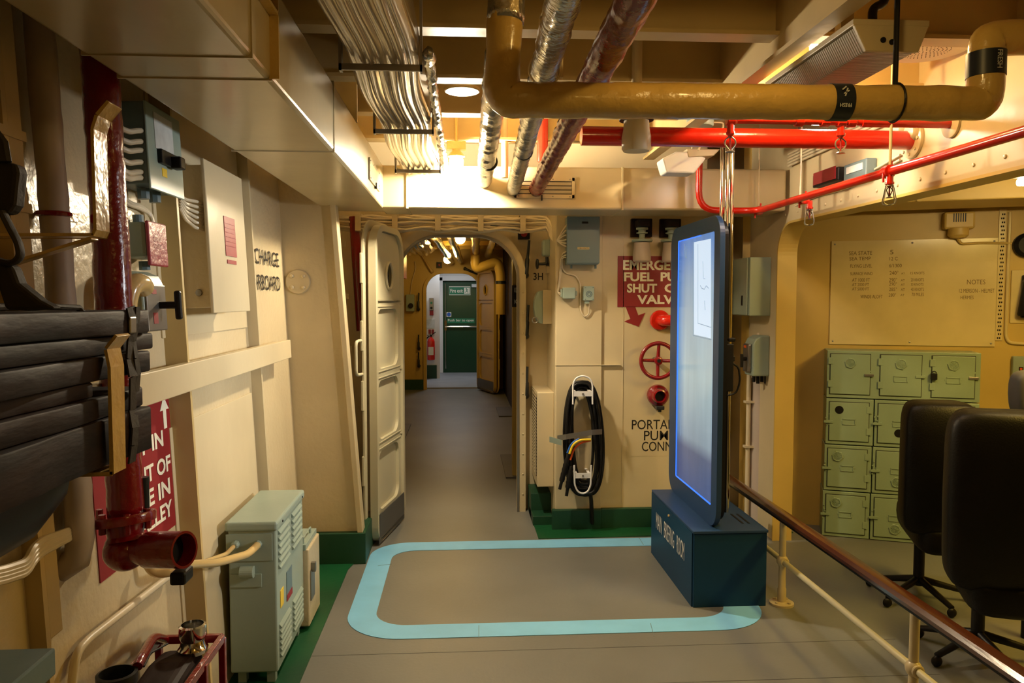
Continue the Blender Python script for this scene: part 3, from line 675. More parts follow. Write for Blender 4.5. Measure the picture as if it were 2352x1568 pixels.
# round the bends
def lag(pts, r, fil):
    rp = rounded([V(p) for p in pts], fil, 8); out = []
    for i in range(len(rp)-1):
        L = (rp[i+1]-rp[i]).length; n = max(1, int(L/.02)); out += [rp[i].lerp(rp[i+1], k/n) for k in range(n)]
    out.append(rp[-1]); ph = random.uniform(0, 9)
    return out, [r*(1+.025*math.sin(i*.9+ph)+random.uniform(-.015, .015)) for i in range(len(out))]
p_, r_ = lag(pts, .0445, .03)
MB().tube(p_, r_, 22, wob=.006).build('lagging', 'ywrap', t, smooth='all')
a = W(1161,52,YY); MB().tube(dense(W(1163,-60,YY), a, 6, .001), .047, 18, wob=.03).build('foil_sleeve', 'foil', t, smooth='all')
def at_px(px, y=229): return W(px, 229+(px-1152)*.0081, YY)
b0, b1 = at_px(1903), at_px(1946)
bd = MB().cyl(b0, b1, .0470, seg=32).build('fresh_band', 'stick', t, smooth=True)
text('FRESH', b0+V((.036,-.0492,-.014)), -XA, -ZA, .030, .010, 'label', bd)
MB().bar(b0+V((.016,-.0485,.010)), b0+V((.030,-.0485,.018)), .002, .003).bar(b0+V((.020,-.0485,.004)), b0+V((.026,-.0485,.024)), .002, .003).bar(b0+V((.012,-.0485,.02)), b0+V((.022,-.0485,.028)), .002, .003).build('tap_mark', 'label', bd)
v0, v1 = W(2264,178,YY), W(2265,122,YY)
bd = MB().cyl(v0, v1, .0470, seg=32).build('fresh_band', 'stick', t, smooth=True)
text('FRESH', v1+V((-.004,-.0490,-.006)), -ZA, XA, .046, .014, 'label', bd)
t = thing('pipe_hanger', 'long dark rod dropping from the deckhead to the lagged pipe at top right', 'hanger', tuple(W(2056,195,YY)))
q = W(2056,196,YY); MB().cyl(q, (q.x, q.y, ZD), .007, seg=10).build('rod', 'black', t); MB().torus(at_px(2056), XA, .048, .003, 28, 6).build('clip', 'black', t)
t = thing('angle_bracket', 'black bent bracket above the ribbed light fitting', 'bracket', tuple(W(2005,60,2.2)))
MB().tube([W(2004,60,2.2), W(2004,18,2.2), W(2032,8,2.2), V((W(2032,8,2.2).x, 2.2, ZD))], .013, 10, fillet=.02).build('bent_tube', 'black', t, smooth=True)

# cable tray bundle
t = thing('cable_bundle', 'wide silver plastic wrapped cable bundle running back left of centre', 'cable bundle', (-.23, 2.5, 2.1))
bundle(-.335, -.135, 1.2, 4.15, 2.115, t, 7, 'foilp', 130, .012, .05)
for i, Y in enumerate((2.22, 3.05, 3.98)):
    MB().box(-.35, -.115, Y, Y+.008, 2.068, 2.086).box(-.35, -.342, Y, Y+.03, 2.068, ZD).box(-.122, -.115, Y, Y+.03, 2.068, 2.30).build('tray_bracket', 'steel', t)
t = thing('cable_bundle', 'narrow lumpy foil strip clipped along the right side of the wide cable bundle', 'cable bundle', (-.1, 3, 2.1))
MB().tube(dense((-.098, 2.2, 2.115), (-.098, 4.14, 2.115), 80, .003), .016, 8, wob=.25).build('foil_wrap', 'foil', t, smooth='all')
b = MB().tube([(-.06,2.05,2.25),(-.06,2.6,2.23),(-.065,4.1,2.24)], .004, 6).tube([(-.05,2.05,2.26),(-.04,3.2,2.23),(-.05,4.1,2.25)], .004, 6)

# bare bulb lamp
def lamp(name, label, px, py0, py1, Y, bulbm, col='ywrap', r=.036, g=None):
    top, bot = W(px,py0,Y), W(px,py1,Y); H = top.z-bot.z; x = top.x
    t = thing(name, label, 'lamp', tuple(top), g)
    MB().box(x-.05, x+.05, Y-.025, Y+.03, top.z-H*.22, top.z).cyl((x,Y,top.z), (x,Y,ZD), .008).build('mount', col, t, bevel=.003)
    MB().lathe((x,Y,top.z-H*.22), -ZA, [(.022,0),(.022,.008),(.030,.012),(.042,.03),(.045,.036),(.03,.040)], 24).build('socket', col, t, smooth=True)
    z0 = top.z-H*.22-.04
    MB().lathe((x,Y,z0), -ZA, [(r*.8,0),(r,.01),(r,(z0-bot.z)*.6),(r*.75,(z0-bot.z)*.9),(0,(z0-bot.z))], 22).build('bulb', bulbm, t, smooth=True)
    return t
lamp('bulkhead_lamp', 'glaring bare bulb under a cream socket in front of the crossing duct', 1048, 326, 408, 4.06, 'bulb')
lamp('bulkhead_lamp', 'glaring bulb half hidden behind the ribbed light fitting at top right', 1874, 62, 120, 2.66, 'bulb2', 'black', .020)
a = W(1160,345,4.1); t = tag(MB().cyl((a.x,4.12,2.07), (a.x,4.12,ZD), .019).build('drop_pipe', 'cream', smooth=True), 'short cream vertical pipe between the two silver foil pipes', 'pipe')
a = W(1231,400,4.13); t = tag(MB().tube([(a.x+.03,4.08,2.15),(a.x+.03,4.08,ZD)], .030, 18).build('drop_pipe', 'red', smooth=True), 'short bright red vertical pipe behind the end of the maroon foil pipe', 'pipe')
for v in t.data.vertices: pass

# big red pipe
YM = 3.16; l, r = W(1312,328,YM), X(2098,342,XR)
zc = l.z; l = V((l.x+.02, r.y, zc)); r.z = zc
t = thing('fire_main', 'thick bright red pipe running right to a bolted flange on the side bulkhead', 'pipe', tuple(l))
MB().tube([l, V((XR, r.y, zc))], .0375, 24).build('pipe', 'red', t, smooth=True)
MB().lathe((XR-.001, r.y, zc), -XA, [(.072,0),(.072,.012),(.066,.016),(0,.016)], 36).build('flange', 'cream', t, smooth=True)
b = MB()
for k in range(8):
    an = k*PI/4; b.lathe((XR-.016, r.y+.056*math.cos(an), zc+.056*math.sin(an)), -XA, [(.007,0),(.007,.006),(.0,.007)], 6)
b.build('bolt', 'cream', t)['kind'] = 'stuff'
# thin sprinkler line
YT = 2.93; e = X(2188,284,XR); zt = e.z; l = V((W(1660,272,YT).x, e.y, zt))
t = thing('sprinkler_pipe', 'thin red pipe above the thick red one, running to the side bulkhead', 'pipe', tuple(l)); t_thin = t
MB().cyl(l, (XR-.35, e.y, zt), .0125, seg=14).cyl((XR-.35, e.y, zt), (XR, e.y, zt), .018, seg=16).build('pipe', 'red', t, smooth=True)
for px in (1678, 1835, 1895, 1932, 1955):
    x = W(px, 280, e.y).x; MB().cyl((x-.016, e.y, zt), (x+.016, e.y, zt), .019, seg=16).build('coupling', 'red', t, bevel=.003)
MB().lathe((XR-.001, e.y, zt), -XA, [(.052,0),(.052,.010),(.046,.013),(0,.013)], 32).build('flange', 'cream', t, smooth=True)
def sprinkler(par, p, cage, drop=.03):
    t = MB().cyl(p, p-ZA*drop, .013, seg=14).lathe(p-ZA*drop, -ZA, [(.016,0),(.016,.008),(.010,.012),(.008,.016)], 12).build('sprinkler_head', 'red', par, smooth=True)
    q = p-ZA*(drop+.014)
    b = MB()
    if not cage:
        b.tube([q, q+V((.020,0,-.015)), q+V((.020,0,-.032)), q-ZA*.055], .0028, 8, fillet=.012).tube([q, q+V((-.020,0,-.015)), q+V((-.020,0,-.032)), q-ZA*.055], .0028, 8, fillet=.012)
        b.lathe(q-ZA*.055, -ZA, [(.004,-.005),(.017,.002),(.017,.004),(0,.004)], 16); b.build('frame', 'steel', t, smooth=True)
        MB().cyl(q-ZA*.002, q-ZA*.05, .003, seg=8).build('glass_bulb', 'redlab', t)
    else:
        b.tube([q, q+V((.012,0,-.015)), q-ZA*.042], .0025, 8).tube([q, q+V((-.012,0,-.015)), q-ZA*.042], .0025, 8)
        b.lathe(q-ZA*.042, -ZA, [(.004,-.004),(.014,.002),(0,.003)], 14); b.build('frame', 'steel', t)
        c = MB()
        for k in range(4):
            an = k*PI/2+.4; u = V((math.cos(an), math.sin(an), 0))
            c.tube([q+u*.012+ZA*.004, q+u*.018-ZA*.006, q+u*.030-ZA*.055, q+u*.026-ZA*.066, q+u*.004-ZA*.070], .002, 6, fillet=.01)
        c.torus(q, ZA, .014, .002, 18, 6).torus(q-ZA*.07, ZA, .006, .002, 12, 6); c.build('wire_cage', 'steel', t, smooth=True)
        MB().cyl(q-ZA*.002, q-ZA*.04, .003, seg=8).build('glass_bulb', 'redlab', t)
    return t
sprinkler(t_thin, V((W(1678,280,e.y).x, e.y, zt-.012)), False)
sprinkler(t_thin, V((W(1932,280,e.y).x, e.y, zt-.012)), False)
# sloping sprinkler line on the side bulkhead
zs = 1.895; P1, P2 = F(1742,484,zs), F(2050,392,zs); d = (P2-P1).normalized(); P3 = P1+(P2-P1)*2.3
YC = P1.y
t = thing('sprinkler_pipe', 'dark red pipe dropping behind the kiosk poles then rising towards the right edge', 'pipe', tuple(P1)); t_slope = t
bl = W(1606,400,YC)
MB().tube([V((bl.x, YC, 2.16)), V((bl.x, YC, zs)), P1, P3], .0175, 16, fillet=.10).build('pipe', 'red', t, smooth=True)
for px, py in ((1742,484), (1845,458), (2040,394)):
    q = F(px, py, zs); MB().cyl(q-d*.018, q+d*.018, .024, seg=18).cyl(q+ZA*.02+XA*.012, q+ZA*.04+XA*.012, .005, seg=8).cyl(q-ZA*.04-XA*.018, q-ZA*.0-XA*.018, .005, seg=8).build('clamp', 'red', t, bevel=.002)
for i, (px, py, lb) in enumerate(((1742,484,'thin cream drop rod nearest the chrome poles'), (1838,460,'thin cream drop rod behind the thick red pipe, at its middle'), (2044,393,'thin white drop rod in front of the thick red pipe'))):
    q = F(px, py, zs); tag(MB().cyl(q+ZA*.02, (q.x, q.y, 2.35), .0045 if i < 2 else .0055, seg=8).build('hanger_rod', 'cream'), lb, 'rod', 'hanger rods')
sprinkler(t_slope, F(1860,456,zs)-ZA*.01, True)
sprinkler(t_slope, F(2044,393,zs)-ZA*.01, True)

# deckhead fittings
a = W(1462,272,2.95); t = thing('light_fitting', 'cream bell shaped fitting hanging in front of the thick red pipe', 'lamp', tuple(a))
MB().lathe(a, -ZA, [(.066,0),(.066,.008),(.03,.01),(0,.01)], 32).build('black_plate', 'black', t, smooth=True)
MB().lathe(a-ZA*.01, -ZA, [(.048,0),(.050,.03),(.056,.06),(.056,.105),(.05,.115),(.03,.118),(0,.118)], 32).build('bell', 'fixture', t, smooth=True)
MB().cyl(a, (a.x, a.y, ZD), .02).build('stem', 'cream', t)
a = W(1608,270,3.4); t = thing('smoke_detector', 'cream round detector with a looping cable left of the bare sprinkler head', 'detector', tuple(a))
MB().lathe(a, -ZA, [(.056,0),(.060,.01),(.060,.034),(.056,.040),(0,.040)], 32).build('body', 'gg', t, smooth=True)
MB().cyl(a, (a.x, a.y, ZD), .02).build('stem', 'cream', t)
MB().tube([a+V((.06,0,-.02)), a+V((.11,0,-.02)), a+V((.10,0,-.06)), a+V((.02,.02,-.10)), a+V((-.0,.02,-.14))], .004, 8, fillet=.03).build('cable', 'cream', t, smooth=True)
a = W(1886,262,3.12); t = thing('round_lamp', 'lit round dome lamp peeping below the lagged pipe', 'lamp', tuple(a))
MB().lathe(a, -ZA, [(.078,0),(.078,.010),(.072,.012),(0,.012)], 36).build('base', 'cream', t, smooth=True)
MB().lathe(a-ZA*.012, -ZA, [(.070,0),(.066,.012),(.045,.024),(0,.030)], 36).build('dome', 'bulb3', t, smooth=True)
MB().cyl(a, (a.x, a.y, ZD), .02).build('stem', 'cream', t)
a = W(1562,378,3.75); t = thing('emergency_light', 'grey white wedge shaped emergency light under the thick red pipe', 'lamp', tuple(a))
x0, x1, xm = W(1515,378,3.75).x, W(1645,378,3.75).x, W(1588,378,3.75).x; zt_, zb_ = W(1560,352,3.75).z, W(1560,400,3.75).z
MB().prism([(x0, 3.70, zt_-.035), (x0+.02, 3.70, zb_), (xm, 3.70, zb_-.003), (xm+.06, 3.70, zt_-.03), (xm-.02, 3.70, zt_), (x0+.07, 3.70, zt_)], (0,.12,0)).build('diffuser', 'tag', t, bevel=.008)
MB().prism([(xm-.04, 3.695, zt_+.012), (xm-.03, 3.695, zt_-.028), (x1-.03, 3.695, zt_-.02), (x1, 3.695, zt_+.012)], (0,.13,0)).box(xm, xm+.02, 3.74, 3.76, zt_, 2.27).build('base', 'fixture', t, bevel=.004)
# ribbed fluorescent fitting
Y0, Y1 = 2.02, 2.62; e0 = W(1965,60,Y0); e1 = W(2130,66,Y0); e2 = W(2108,117,Y0); e3 = W(1992,113,Y0)
t = thing('fluorescent_fitting', 'long ribbed fluorescent fitting with cream end cap hanging at top right', 'lamp', tuple(e0))
P = [V((e0.x, Y0, e0.z)), V((e1.x, Y0, e0.z)), V((e2.x, Y0, e2.z)), V((e3.x, Y0, e3.z))]
P[1].z = P[0].z; P[3].z = P[2].z
MB().prism([p+V((0,.01,0)) for p in P], (0, Y1-Y0-.02, 0)).build('ribbed_diffuser', 'diff', t, bevel=.004)
MB().prism([P[0]+V((-.004,0,.004)), P[1]+V((.004,0,.004)), P[2]+V((.003,0,-.003)), P[3]+V((-.003,0,-.003))], (0, .012, 0)).build('end_cap', 'fixture', t, bevel=.002)
MB().prism([P[0]+V((-.004,Y1-Y0-.012,.004)), P[1]+V((.004,Y1-Y0-.012,.004)), P[2]+V((.003,Y1-Y0-.012,-.003)), P[3]+V((-.003,Y1-Y0-.012,-.003))], (0, .012, 0)).build('end_cap', 'fixture', t, bevel=.002)
MB().box(P[0].x-.006, P[1].x+.006, Y0, Y1, P[0].z+.003, P[0].z+.02).box(P[0].x+.06, P[0].x+.1, Y0+.2, Y0+.24, P[0].z, ZD).build('back_tray', 'fixture', t, bevel=.002)
b = MB()
for px, py in ((2028,92), (2048,97)): b.lathe(W(px,py,Y0)-YA*.001, -YA, [(.008,0),(.007,.003),(0,.003)], 12)
b.build('knock_out', 'black', t)['kind'] = 'stuff'
# speaker disc
a = F(2128,118,2.31); t = thing('ceiling_speaker', 'pale round perforated loudspeaker on the deckhead at top right', 'speaker', tuple(a))
MB().lathe(a, ZA, [(0,0),(.135,0),(.145,.006),(.145,.03),(.03,.035),(.03,.15)], 40).build('cover', 'cream', t, smooth=True)
b = MB()
for k, n in ((1,6),(2,12),(3,18),(4,24),(5,30),(6,36)):
    for j in range(n):
        an = 2*PI*j/n; b.lathe(a+V((math.cos(an)*k*.013, math.sin(an)*k*.013, -.0002)), -ZA, [(.0022,0),(.0022,.0006),(0,.0006)], 6)
b.build('perforation', 'slat', t)['kind'] = 'stuff'
MB().box(a.x+.01, a.x+.05, a.y-.115, a.y-.10, a.z-.004, a.z).build('name_plate', 'black', t)
# boxes high on the side bulkhead
def xbox(name, label, cat, px0, py0, px1, py1, dep, m, g=None, xx=XR):
    a, bq = X(px0, py0, xx-dep), X(px1, py1, xx-dep)
    yn, yf = min(a.y, bq.y), max(a.y, bq.y); zz_ = sorted((a.z, bq.z))
    t = thing(name, label, cat, (xx, yn, zz_[0]), g)
    MB().box(xx-dep, xx, yn, yf, zz_[0], zz_[1]).build('casing', m, t, bevel=.005)
    return t, yn, yf, zz_
t, yn, yf, zz = xbox('alarm_box', 'dark alarm box with red lower half high on the side bulkhead', 'box', 1866, 432, 1925, 382, .05, 'black')
MB().box(XR-.056, XR-.05, yn+.02, yf-.02, zz[0]+.01, zz[0]+.07).build('red_panel', 'redlab', t)
t, yn, yf, zz = xbox('junction_box', 'grey box with notice plate beside the dark alarm box on the side bulkhead', 'box', 1937, 418, 1990, 362, .05, 'ggb')
MB().box(XR-.053, XR-.05, yn+.03, yf-.03, zz[0]+.03, zz[1]-.015).build('notice_plate', 'label', t)
for k, (px, py) in enumerate(((2075,296), (2108,304))):
    q = X(px, py, XR); t = thing('cable_gland', ['round cream gland left of the thick red pipe flange', 'round cream gland just above the thick red pipe flange'][k], 'gland', tuple(q), 'glands on the side bulkhead')
    MB().lathe(q, -XA, [(.035,0),(.035,.02),(.025,.035),(0,.04)], 20).build('dome', 'cream', t, smooth=True)
b = thing('cable_run', 'flat run of cream cables along the side bulkhead behind the red pipes', 'cables', (XR, 3.8, 2.1), None)
for k in range(5):
    MB().tube([(XR-.02, 4.18, 2.16+k*.016), (XR-.02, 3.9, 2.165+k*.016), (XR-.02, 3.2, 2.17+k*.016)], .007, 8).build('cable', 'cable', b, smooth=True)
b = thing('cable_run', 'thin pair of cream wires below the dark alarm box on the side bulkhead', 'cables', (XR, 3.8, 1.95))
for k in range(2): MB().tube([(XR-.01, 4.1, 1.93+k*.015), (XR-.01, 3.9, 1.95+k*.015), (XR-.01, 3.5, 1.945+k*.02), (XR-.01, 3.1, 2.0+k*.02)], .005, 8, fillet=.1).build('wire', 'cable', b, smooth=True)

# ================================================================ middle wall
def ybox(name, label, cat, px0, py0, px1, py1, dep, m, Y=YR, g=None, bevel=.004, part='casing'):
    a, bq = W(px0, py0, Y-dep), W(px1, py1, Y-dep); zz_ = sorted((a.z, bq.z)); xx_ = sorted((a.x, bq.x))
    t = thing(name, label, cat, ((a.x+bq.x)/2, Y, zz_[0]), g)
    MB().box(xx_[0], xx_[1], Y-dep, Y, zz_[0], zz_[1]).build(part, m, t, bevel=bevel)
    return t, xx_, zz_
YF = YR-.014
t, xx, zz = ybox('distribution_box', 'tall blue grey enamel box high on the wall right of the open door', 'box', 1303, 607, 1376, 497, .10, 'ggb', YF)
MB().box(xx[0]-.004, xx[1]+.004, YF-.106, YF-.096, zz[0]+.006, zz[1]).build('lid', 'ggb', t, bevel=.004)
a = W(1340,570,YF-.107); s_ = MB().box(a.x-.036, a.x+.036, YF-.109, YF-.105, a.z-.007, a.z+.007).build('name_plate', 'board', t, bevel=.002)
text('230 VOLTS', (a.x-.03, YF-.1095, a.z-.004), XA, ZA, .06, .008, 'btext', s_)
a = W(1344,511,YF-.107); MB().box(a.x-.018, a.x+.018, YF-.110, YF-.105, a.z-.006, a.z+.006).build('dark_slot', 'black', t)
b = MB()
for px in (1312,1368): MB().lathe(W(px,612,YF-.05)+V((0,0,-.0)), -ZA, [(.007,-.01),(.007,.012),(.0,.012)], 8).build('foot_stud', 'ggb', t)
# cable bundle over the door
t = thing('cable_run', 'thick bundle of cream cables strapped along the wall above the open door', 'cables', tuple(W(1000,512,5.0)))
YK = 4.98
for k in range(8):
    z = W(1000, 499+k*3.9, YK).z; pts_ = []
    for j in range(26):
        px = 780+j*19; dz_ = .006*math.sin(j*1.25+k*1.7)*(1 if j % 5 else .2)
        pts_.append(V((W(px,512,YK).x, YK-.012*math.sin(k*2.4)+.005*math.sin(j+k), z-dz_-(.010 if k > 4 else 0)*math.sin(PI*(j % 5)/5))))
    e_ = W(1288-k*1.5, 546+k*2, 4.78); pts_.append(W(1262, 508+k*4, 4.92)); pts_.append(W(1272-k, 530+k*2, 4.85)); pts_.append(e_)
    MB().tube(pts_, .0088, 8).build('cable', 'cable', t, smooth='all')
for px in (824, 908, 1006, 1104, 1200):
    x = W(px,512,YK).x; zt_, zb_ = W(1000,494,YK).z, W(1000,531,YK).z
    MB().box(x-.018, x+.018, YK-.045, YK-.037, zb_, zt_).box(x-.018, x+.018, YK-.04, YK+.10, zb_-.005, zb_+.001).box(x-.018, x+.018, YK-.04, YB, zt_-.002, zt_+.006).build('strap_bracket', 'cream', t, bevel=.001)
# fan of cables into the blue grey box
t = thing('cable_run', 'fan of cream cables spreading into the left side of the blue grey box', 'cables', tuple(W(1285,552,YF)))
hub = W(1280,552,YF-.03)
for k, py in enumerate((514, 526, 538, 549, 558, 567)):
    e_ = W(1304, py, YF-.05); m_ = hub.lerp(e_, .55)+ZA*(.006 if k < 3 else -.006)
    MB().tube([hub, m_, e_], .0055, 8, fillet=.02).build('cable', 'cable', t, smooth=True)
for k, (py, ex, ey) in enumerate(((576, 1332, 646), (584, 1285, 668), (592, 1283, 674))):
    s0 = W(1304, py, YF-.05)
    if k == 0: pts_ = [s0, W(1291,582,YF-.02), W(1291,615,YF-.01), W(1300,628,YF-.01), W(1322,632,YF-.01), W(1333,650,YF-.01), W(1333,712,YF-.01), W(1342,728,YF-.01), W(1352,722,YF-.01), W(1354,693,YF-.03)]
    else: pts_ = [s0, W(1286+k*3,590,YF-.02), W(1284+k*3,610,YF-.01), W(1281+k*2,655,YF-.01), W(1279+k,668+k*3,YF-.01), W(1292,672+k*3,YF-.03)]
    MB().tube(pts_, .0042, 8, fillet=.02).build('cable', 'cable', t, smooth=True)
t, xx, zz = ybox('junction_box', 'small squat grey green junction box under the blue grey box', 'box', 1293, 686, 1322, 660, .05, 'gg', YF, 'small boxes under the blue grey box', .006)
MB().box(xx[1], xx[1]+.012, YF-.04, YF-.01, zz[0]+.02, zz[1]-.02).box(xx[0]-.012, xx[0], YF-.04, YF-.01, zz[0]+.01, zz[1]-.01).build('gland', 'gg', t, bevel=.003)
t, xx, zz = ybox('junction_box', 'upright grey green switch box with a knob, right of the squat one', 'box', 1341, 690, 1365, 657, .05, 'gg', YF, 'small boxes under the blue grey box', .003)
c_ = V(((xx[0]+xx[1])/2, YF-.05, zz[0]+.04)); MB().torus(c_, -YA, .017, .0025, 24, 6).torus(c_, -YA, .009, .0025, 16, 6).build('knob', 'ggb', t, smooth=True)
b = MB(); screwheads(b, [V((x, YF-.05, z)) for x in (xx[0]+.008, xx[1]-.008) for z in (zz[0]+.008, zz[1]-.008)], -YA, .003); b.build('screw', 'ggb', t)['kind'] = 'stuff'
MB().box(xx[0]+.01, xx[0]+.035, YF-.04, YF-.01, zz[0]-.018, zz[0]).build('gland', 'gg', t)
# things by the door frame, right
a = W(1257,570,5.0); t = thing('warning_lamp', 'dark green capsule lamp with black hand knob right of the door frame', 'lamp', (a.x, YB, a.z))
b0_, b1_ = W(1246,588,4.98), W(1268,550,4.98)
MB().box(b0_.x, b1_.x, 4.96, 5.06, b0_.z, b1_.z).build('green_housing', 'gg', t, bevel=.014, segs=3)
q = W(1256,590,4.98); MB().tube([q, W(1256,606,4.98), W(1242,606,4.98), W(1236,606,4.98)], .010, 10, fillet=.02).cyl(W(1256,606,4.98), W(1256,606,YB), .012).build('stem', 'dsteel', t, smooth=True)
MB().lathe(W(1237,606,4.98), -XA, [(.03,0),(.034,.005),(.034,.014),(.015,.02),(0,.02)], 18).build('hand_knob', 'dsteel', t, smooth=True)
MB().box(W(1257,605,4.98).x, W(1275,605,4.98).x, 5.0, YB, W(1257,627,4.98).z, W(1257,611,4.98).z).build('bracket', 'cream', t)
YG = 4.86; a, bq = W(1247,744,YG), W(1271,666,YG)
t = thing('telephone_cover', 'cream block with a half round green side cover right of the door frame', 'box', ((a.x+bq.x)/2, YB, a.z))
MB().box(a.x, bq.x, YG, YB, a.z, bq.z).build('cream_block', 'cream', t, bevel=.003)
H_ = bq.z-a.z; zc_ = (a.z+bq.z)/2; R_ = H_*.49
poly = [(a.x, YG+.005, zc_+R_*math.cos(q)) for q in (0,)]
pl_ = [V((a.x-.055*math.sin(PI*k/14)**.7, YG+.004, zc_+R_*math.cos(PI*k/14))) for k in range(15)]
MB().prism(pl_, (0, .10, 0)).build('green_cover', 'gg', t, bevel=.004)
MB().torus(W(1229,735,YG), YA, .018, .004, 18, 8).build('ring_pull', 'steel', t, smooth=True)
# louvred vent box by the skirting
a, bq = W(1234,1118,4.72), W(1272,901,4.72)
t = thing('vent_box', 'tall cream box with a dark perforated side low beside the door frame', 'vent', (bq.x, YB, a.z))
MB().box(a.x, xs, 4.72, YB, a.z, bq.z).build('casing', 'cream', t, bevel=.004)
MB().box(a.x-.003, a.x, 4.76, 5.02, a.z+.06, bq.z-.03).build('perforated_panel', 'slat', t)
b = MB()
for k in range(26): b.box(a.x-.005, a.x-.002, 4.76, 5.02, a.z+.065+k*.0205, a.z+.075+k*.0205)
b.build('mesh_bar', 'cream', t)['kind'] = 'stuff'

# emergency sign
def wpt(px, py, d=.0): p = W(px, py, YR-d); return p
x0, z0, x1, z1 = wpt(1418,705).x, wpt(1418,705).z, wpt(1660,588).x, wpt(1418,588).z
t = thing('emergency_sign', 'dark red emergency fuel valve sign with an arrow, partly behind the kiosk', 'sign', (x0, YR, z0))
MB().box(x0, x1, YR-.003, YR, z0, z1).build('board', 'sign', t)
MB().prism([wpt(1437,704,.003), wpt(1448,732,.003), wpt(1434,738,.003), wpt(1467,750,.003), wpt(1482,718,.003), wpt(1466,724,.003), wpt(1459,704,.003)], (0,.003,0)).build('arrow', 'sign', t)
for body, a, y, x2, y2 in (('EMERGENCY',1431,620,1604,597), ('FUEL',1433,646,1501,625), ('PUMP',1517,646,1595,625), ('SHUT',1440,672,1509,651), ('OFF',1526,672,1590,651), ('VALVE',1463,698,1563,677)):
    o = wpt(a, y, .003); w_ = wpt(x2, y, .003).x-o.x; h_2 = wpt(a, y2, .003).z-o.z
    text(body, o, XA, ZA, w_, h_2, 'wtext', t, bold=.035)
for body, a, y, x2, y2 in (('PORTABLE',1451,986,1573,964), ('PUMP',1479,1011,1551,989), ('CONNECTION',1474,1036,1628,1014)):
    o = wpt(a, y); text(body, o, XA, ZA, wpt(x2, y).x-o.x, wpt(a, y2).z-o.z, 'btext', w2, bold=.004, raise_=.0015)
MB().box(wpt(1440,955).x, 1.4, YR-.0008, YR, wpt(1440,1048).z, wpt(1440,955).z).build('paint_patch', 'cream', w2)
# unlit bulkhead lamps above the sign
def blamp(px, label):
    a = wpt(px, 508, .08); t = thing('bulkhead_lamp', label, 'lamp', (a.x, YR, a.z), 'unlit lamps above the red sign')
    MB().box(a.x-.055, a.x+.075, YR-.03, YR, wpt(px,545).z, wpt(px,503).z).build('back_plate', 'slat', t, bevel=.004)
    MB().box(a.x-.035, a.x+.035, YR-.13, YR-.03, wpt(px,521,.1).z, wpt(px,505,.1).z).build('black_cap', 'black', t, bevel=.004)
    z_ = wpt(px,523,.08).z
    MB().lathe((a.x, YR-.08, z_), -ZA, [(.036,0),(.036,.012),(.022,.014),(.022,.026),(.034,.028),(.034,.034),(.018,.038),(.018,.066),(.06,.07),(.064,.076),(.06,.084),(0,.086)], 28).build('socket', 'gg', t, smooth=True)
    MB().lathe((a.x, YR-.08, z_-.088), -ZA, [(.046,0),(.049,.04),(.054,.07),(.054,.11),(.045,.118),(0,.12)], 28).build('bell_glass', 'trunk', t, smooth=True)
    return t
t = blamp(1475, 'left unlit bell shaped lamp above the red emergency sign')
q = wpt(1542, 508, .08); r_2 = dup(t, (q.x, YR, t.location.z), 'right unlit bell shaped lamp above the red sign, half behind the kiosk')
# valves
a = wpt(1515,735); t = thing('valve_pipe', 'red pipe elbow sticking out of the wall below the red arrow sign', 'pipe', tuple(a))
MB().lathe((a.x, YR, a.z), -YA, [(.062,0),(.062,.012),(.055,.020),(0,.02)], 32).build('flange', 'red', t, smooth=True)
MB().tube([(a.x, YR, a.z), (a.x+.01, YR-.07, a.z-.0), (a.x+.2, YR-.09, a.z)], .034, 20, fillet=.05).build('elbow', 'red', t, smooth=True)
a = wpt(1512,828,.10); t = thing('valve_handwheel', 'dark red four spoked handwheel on the wall left of the kiosk', 'handwheel', (a.x, YR, a.z))
MB().torus(a, YA, .106, .0125, 48, 12).build('rim', 'dred', t, smooth=True)
b = MB()
for k in range(4):
    an = k*PI/2+.03; u = V((math.sin(an), 0, math.cos(an))); b.tube([a+YA*.012, a+u*.05+YA*.006, a+u*.106], [.013,.011,.010], 10)
b.build('spoke', 'dred', t, smooth=True); MB().lathe(a+YA*.02, -YA, [(.026,0),(.026,.03),(.02,.034),(0,.034)], 20).build('hub', 'dred', t, smooth=True)
MB().cyl(a, (a.x, YR, a.z), .014).build('spindle', 'dsteel', t); MB().lathe(a-YA*.013, -YA, [(.012,0),(.012,.008),(0,.008)], 6).build('nut', 'dsteel', t)
a = wpt(1514,909,.05); t = thing('valve_outlet', 'round dark red hose outlet under the handwheel', 'valve', (a.x, YR, a.z))
MB().lathe((a.x, YR, a.z), -YA, [(.066,0),(.068,.02),(.064,.035),(.05,.045),(.042,.08),(.034,.083),(.030,.05),(0,.05)], 32).build('body', 'dred', t, smooth=True)
MB().lathe((a.x, YR-.052, a.z), -YA, [(.029,0),(.029,.002),(0,.002)], 20).build('dark_bore', 'black', t)
MB().box(a.x-.02, a.x+.03, YR-.07, YR-.03, a.z-.085, a.z-.06).cyl((a.x+.005, YR-.05, a.z-.085), (a.x+.005, YR-.05, a.z-.10), .011).build('locking_lug', 'dsteel', t, bevel=.005)

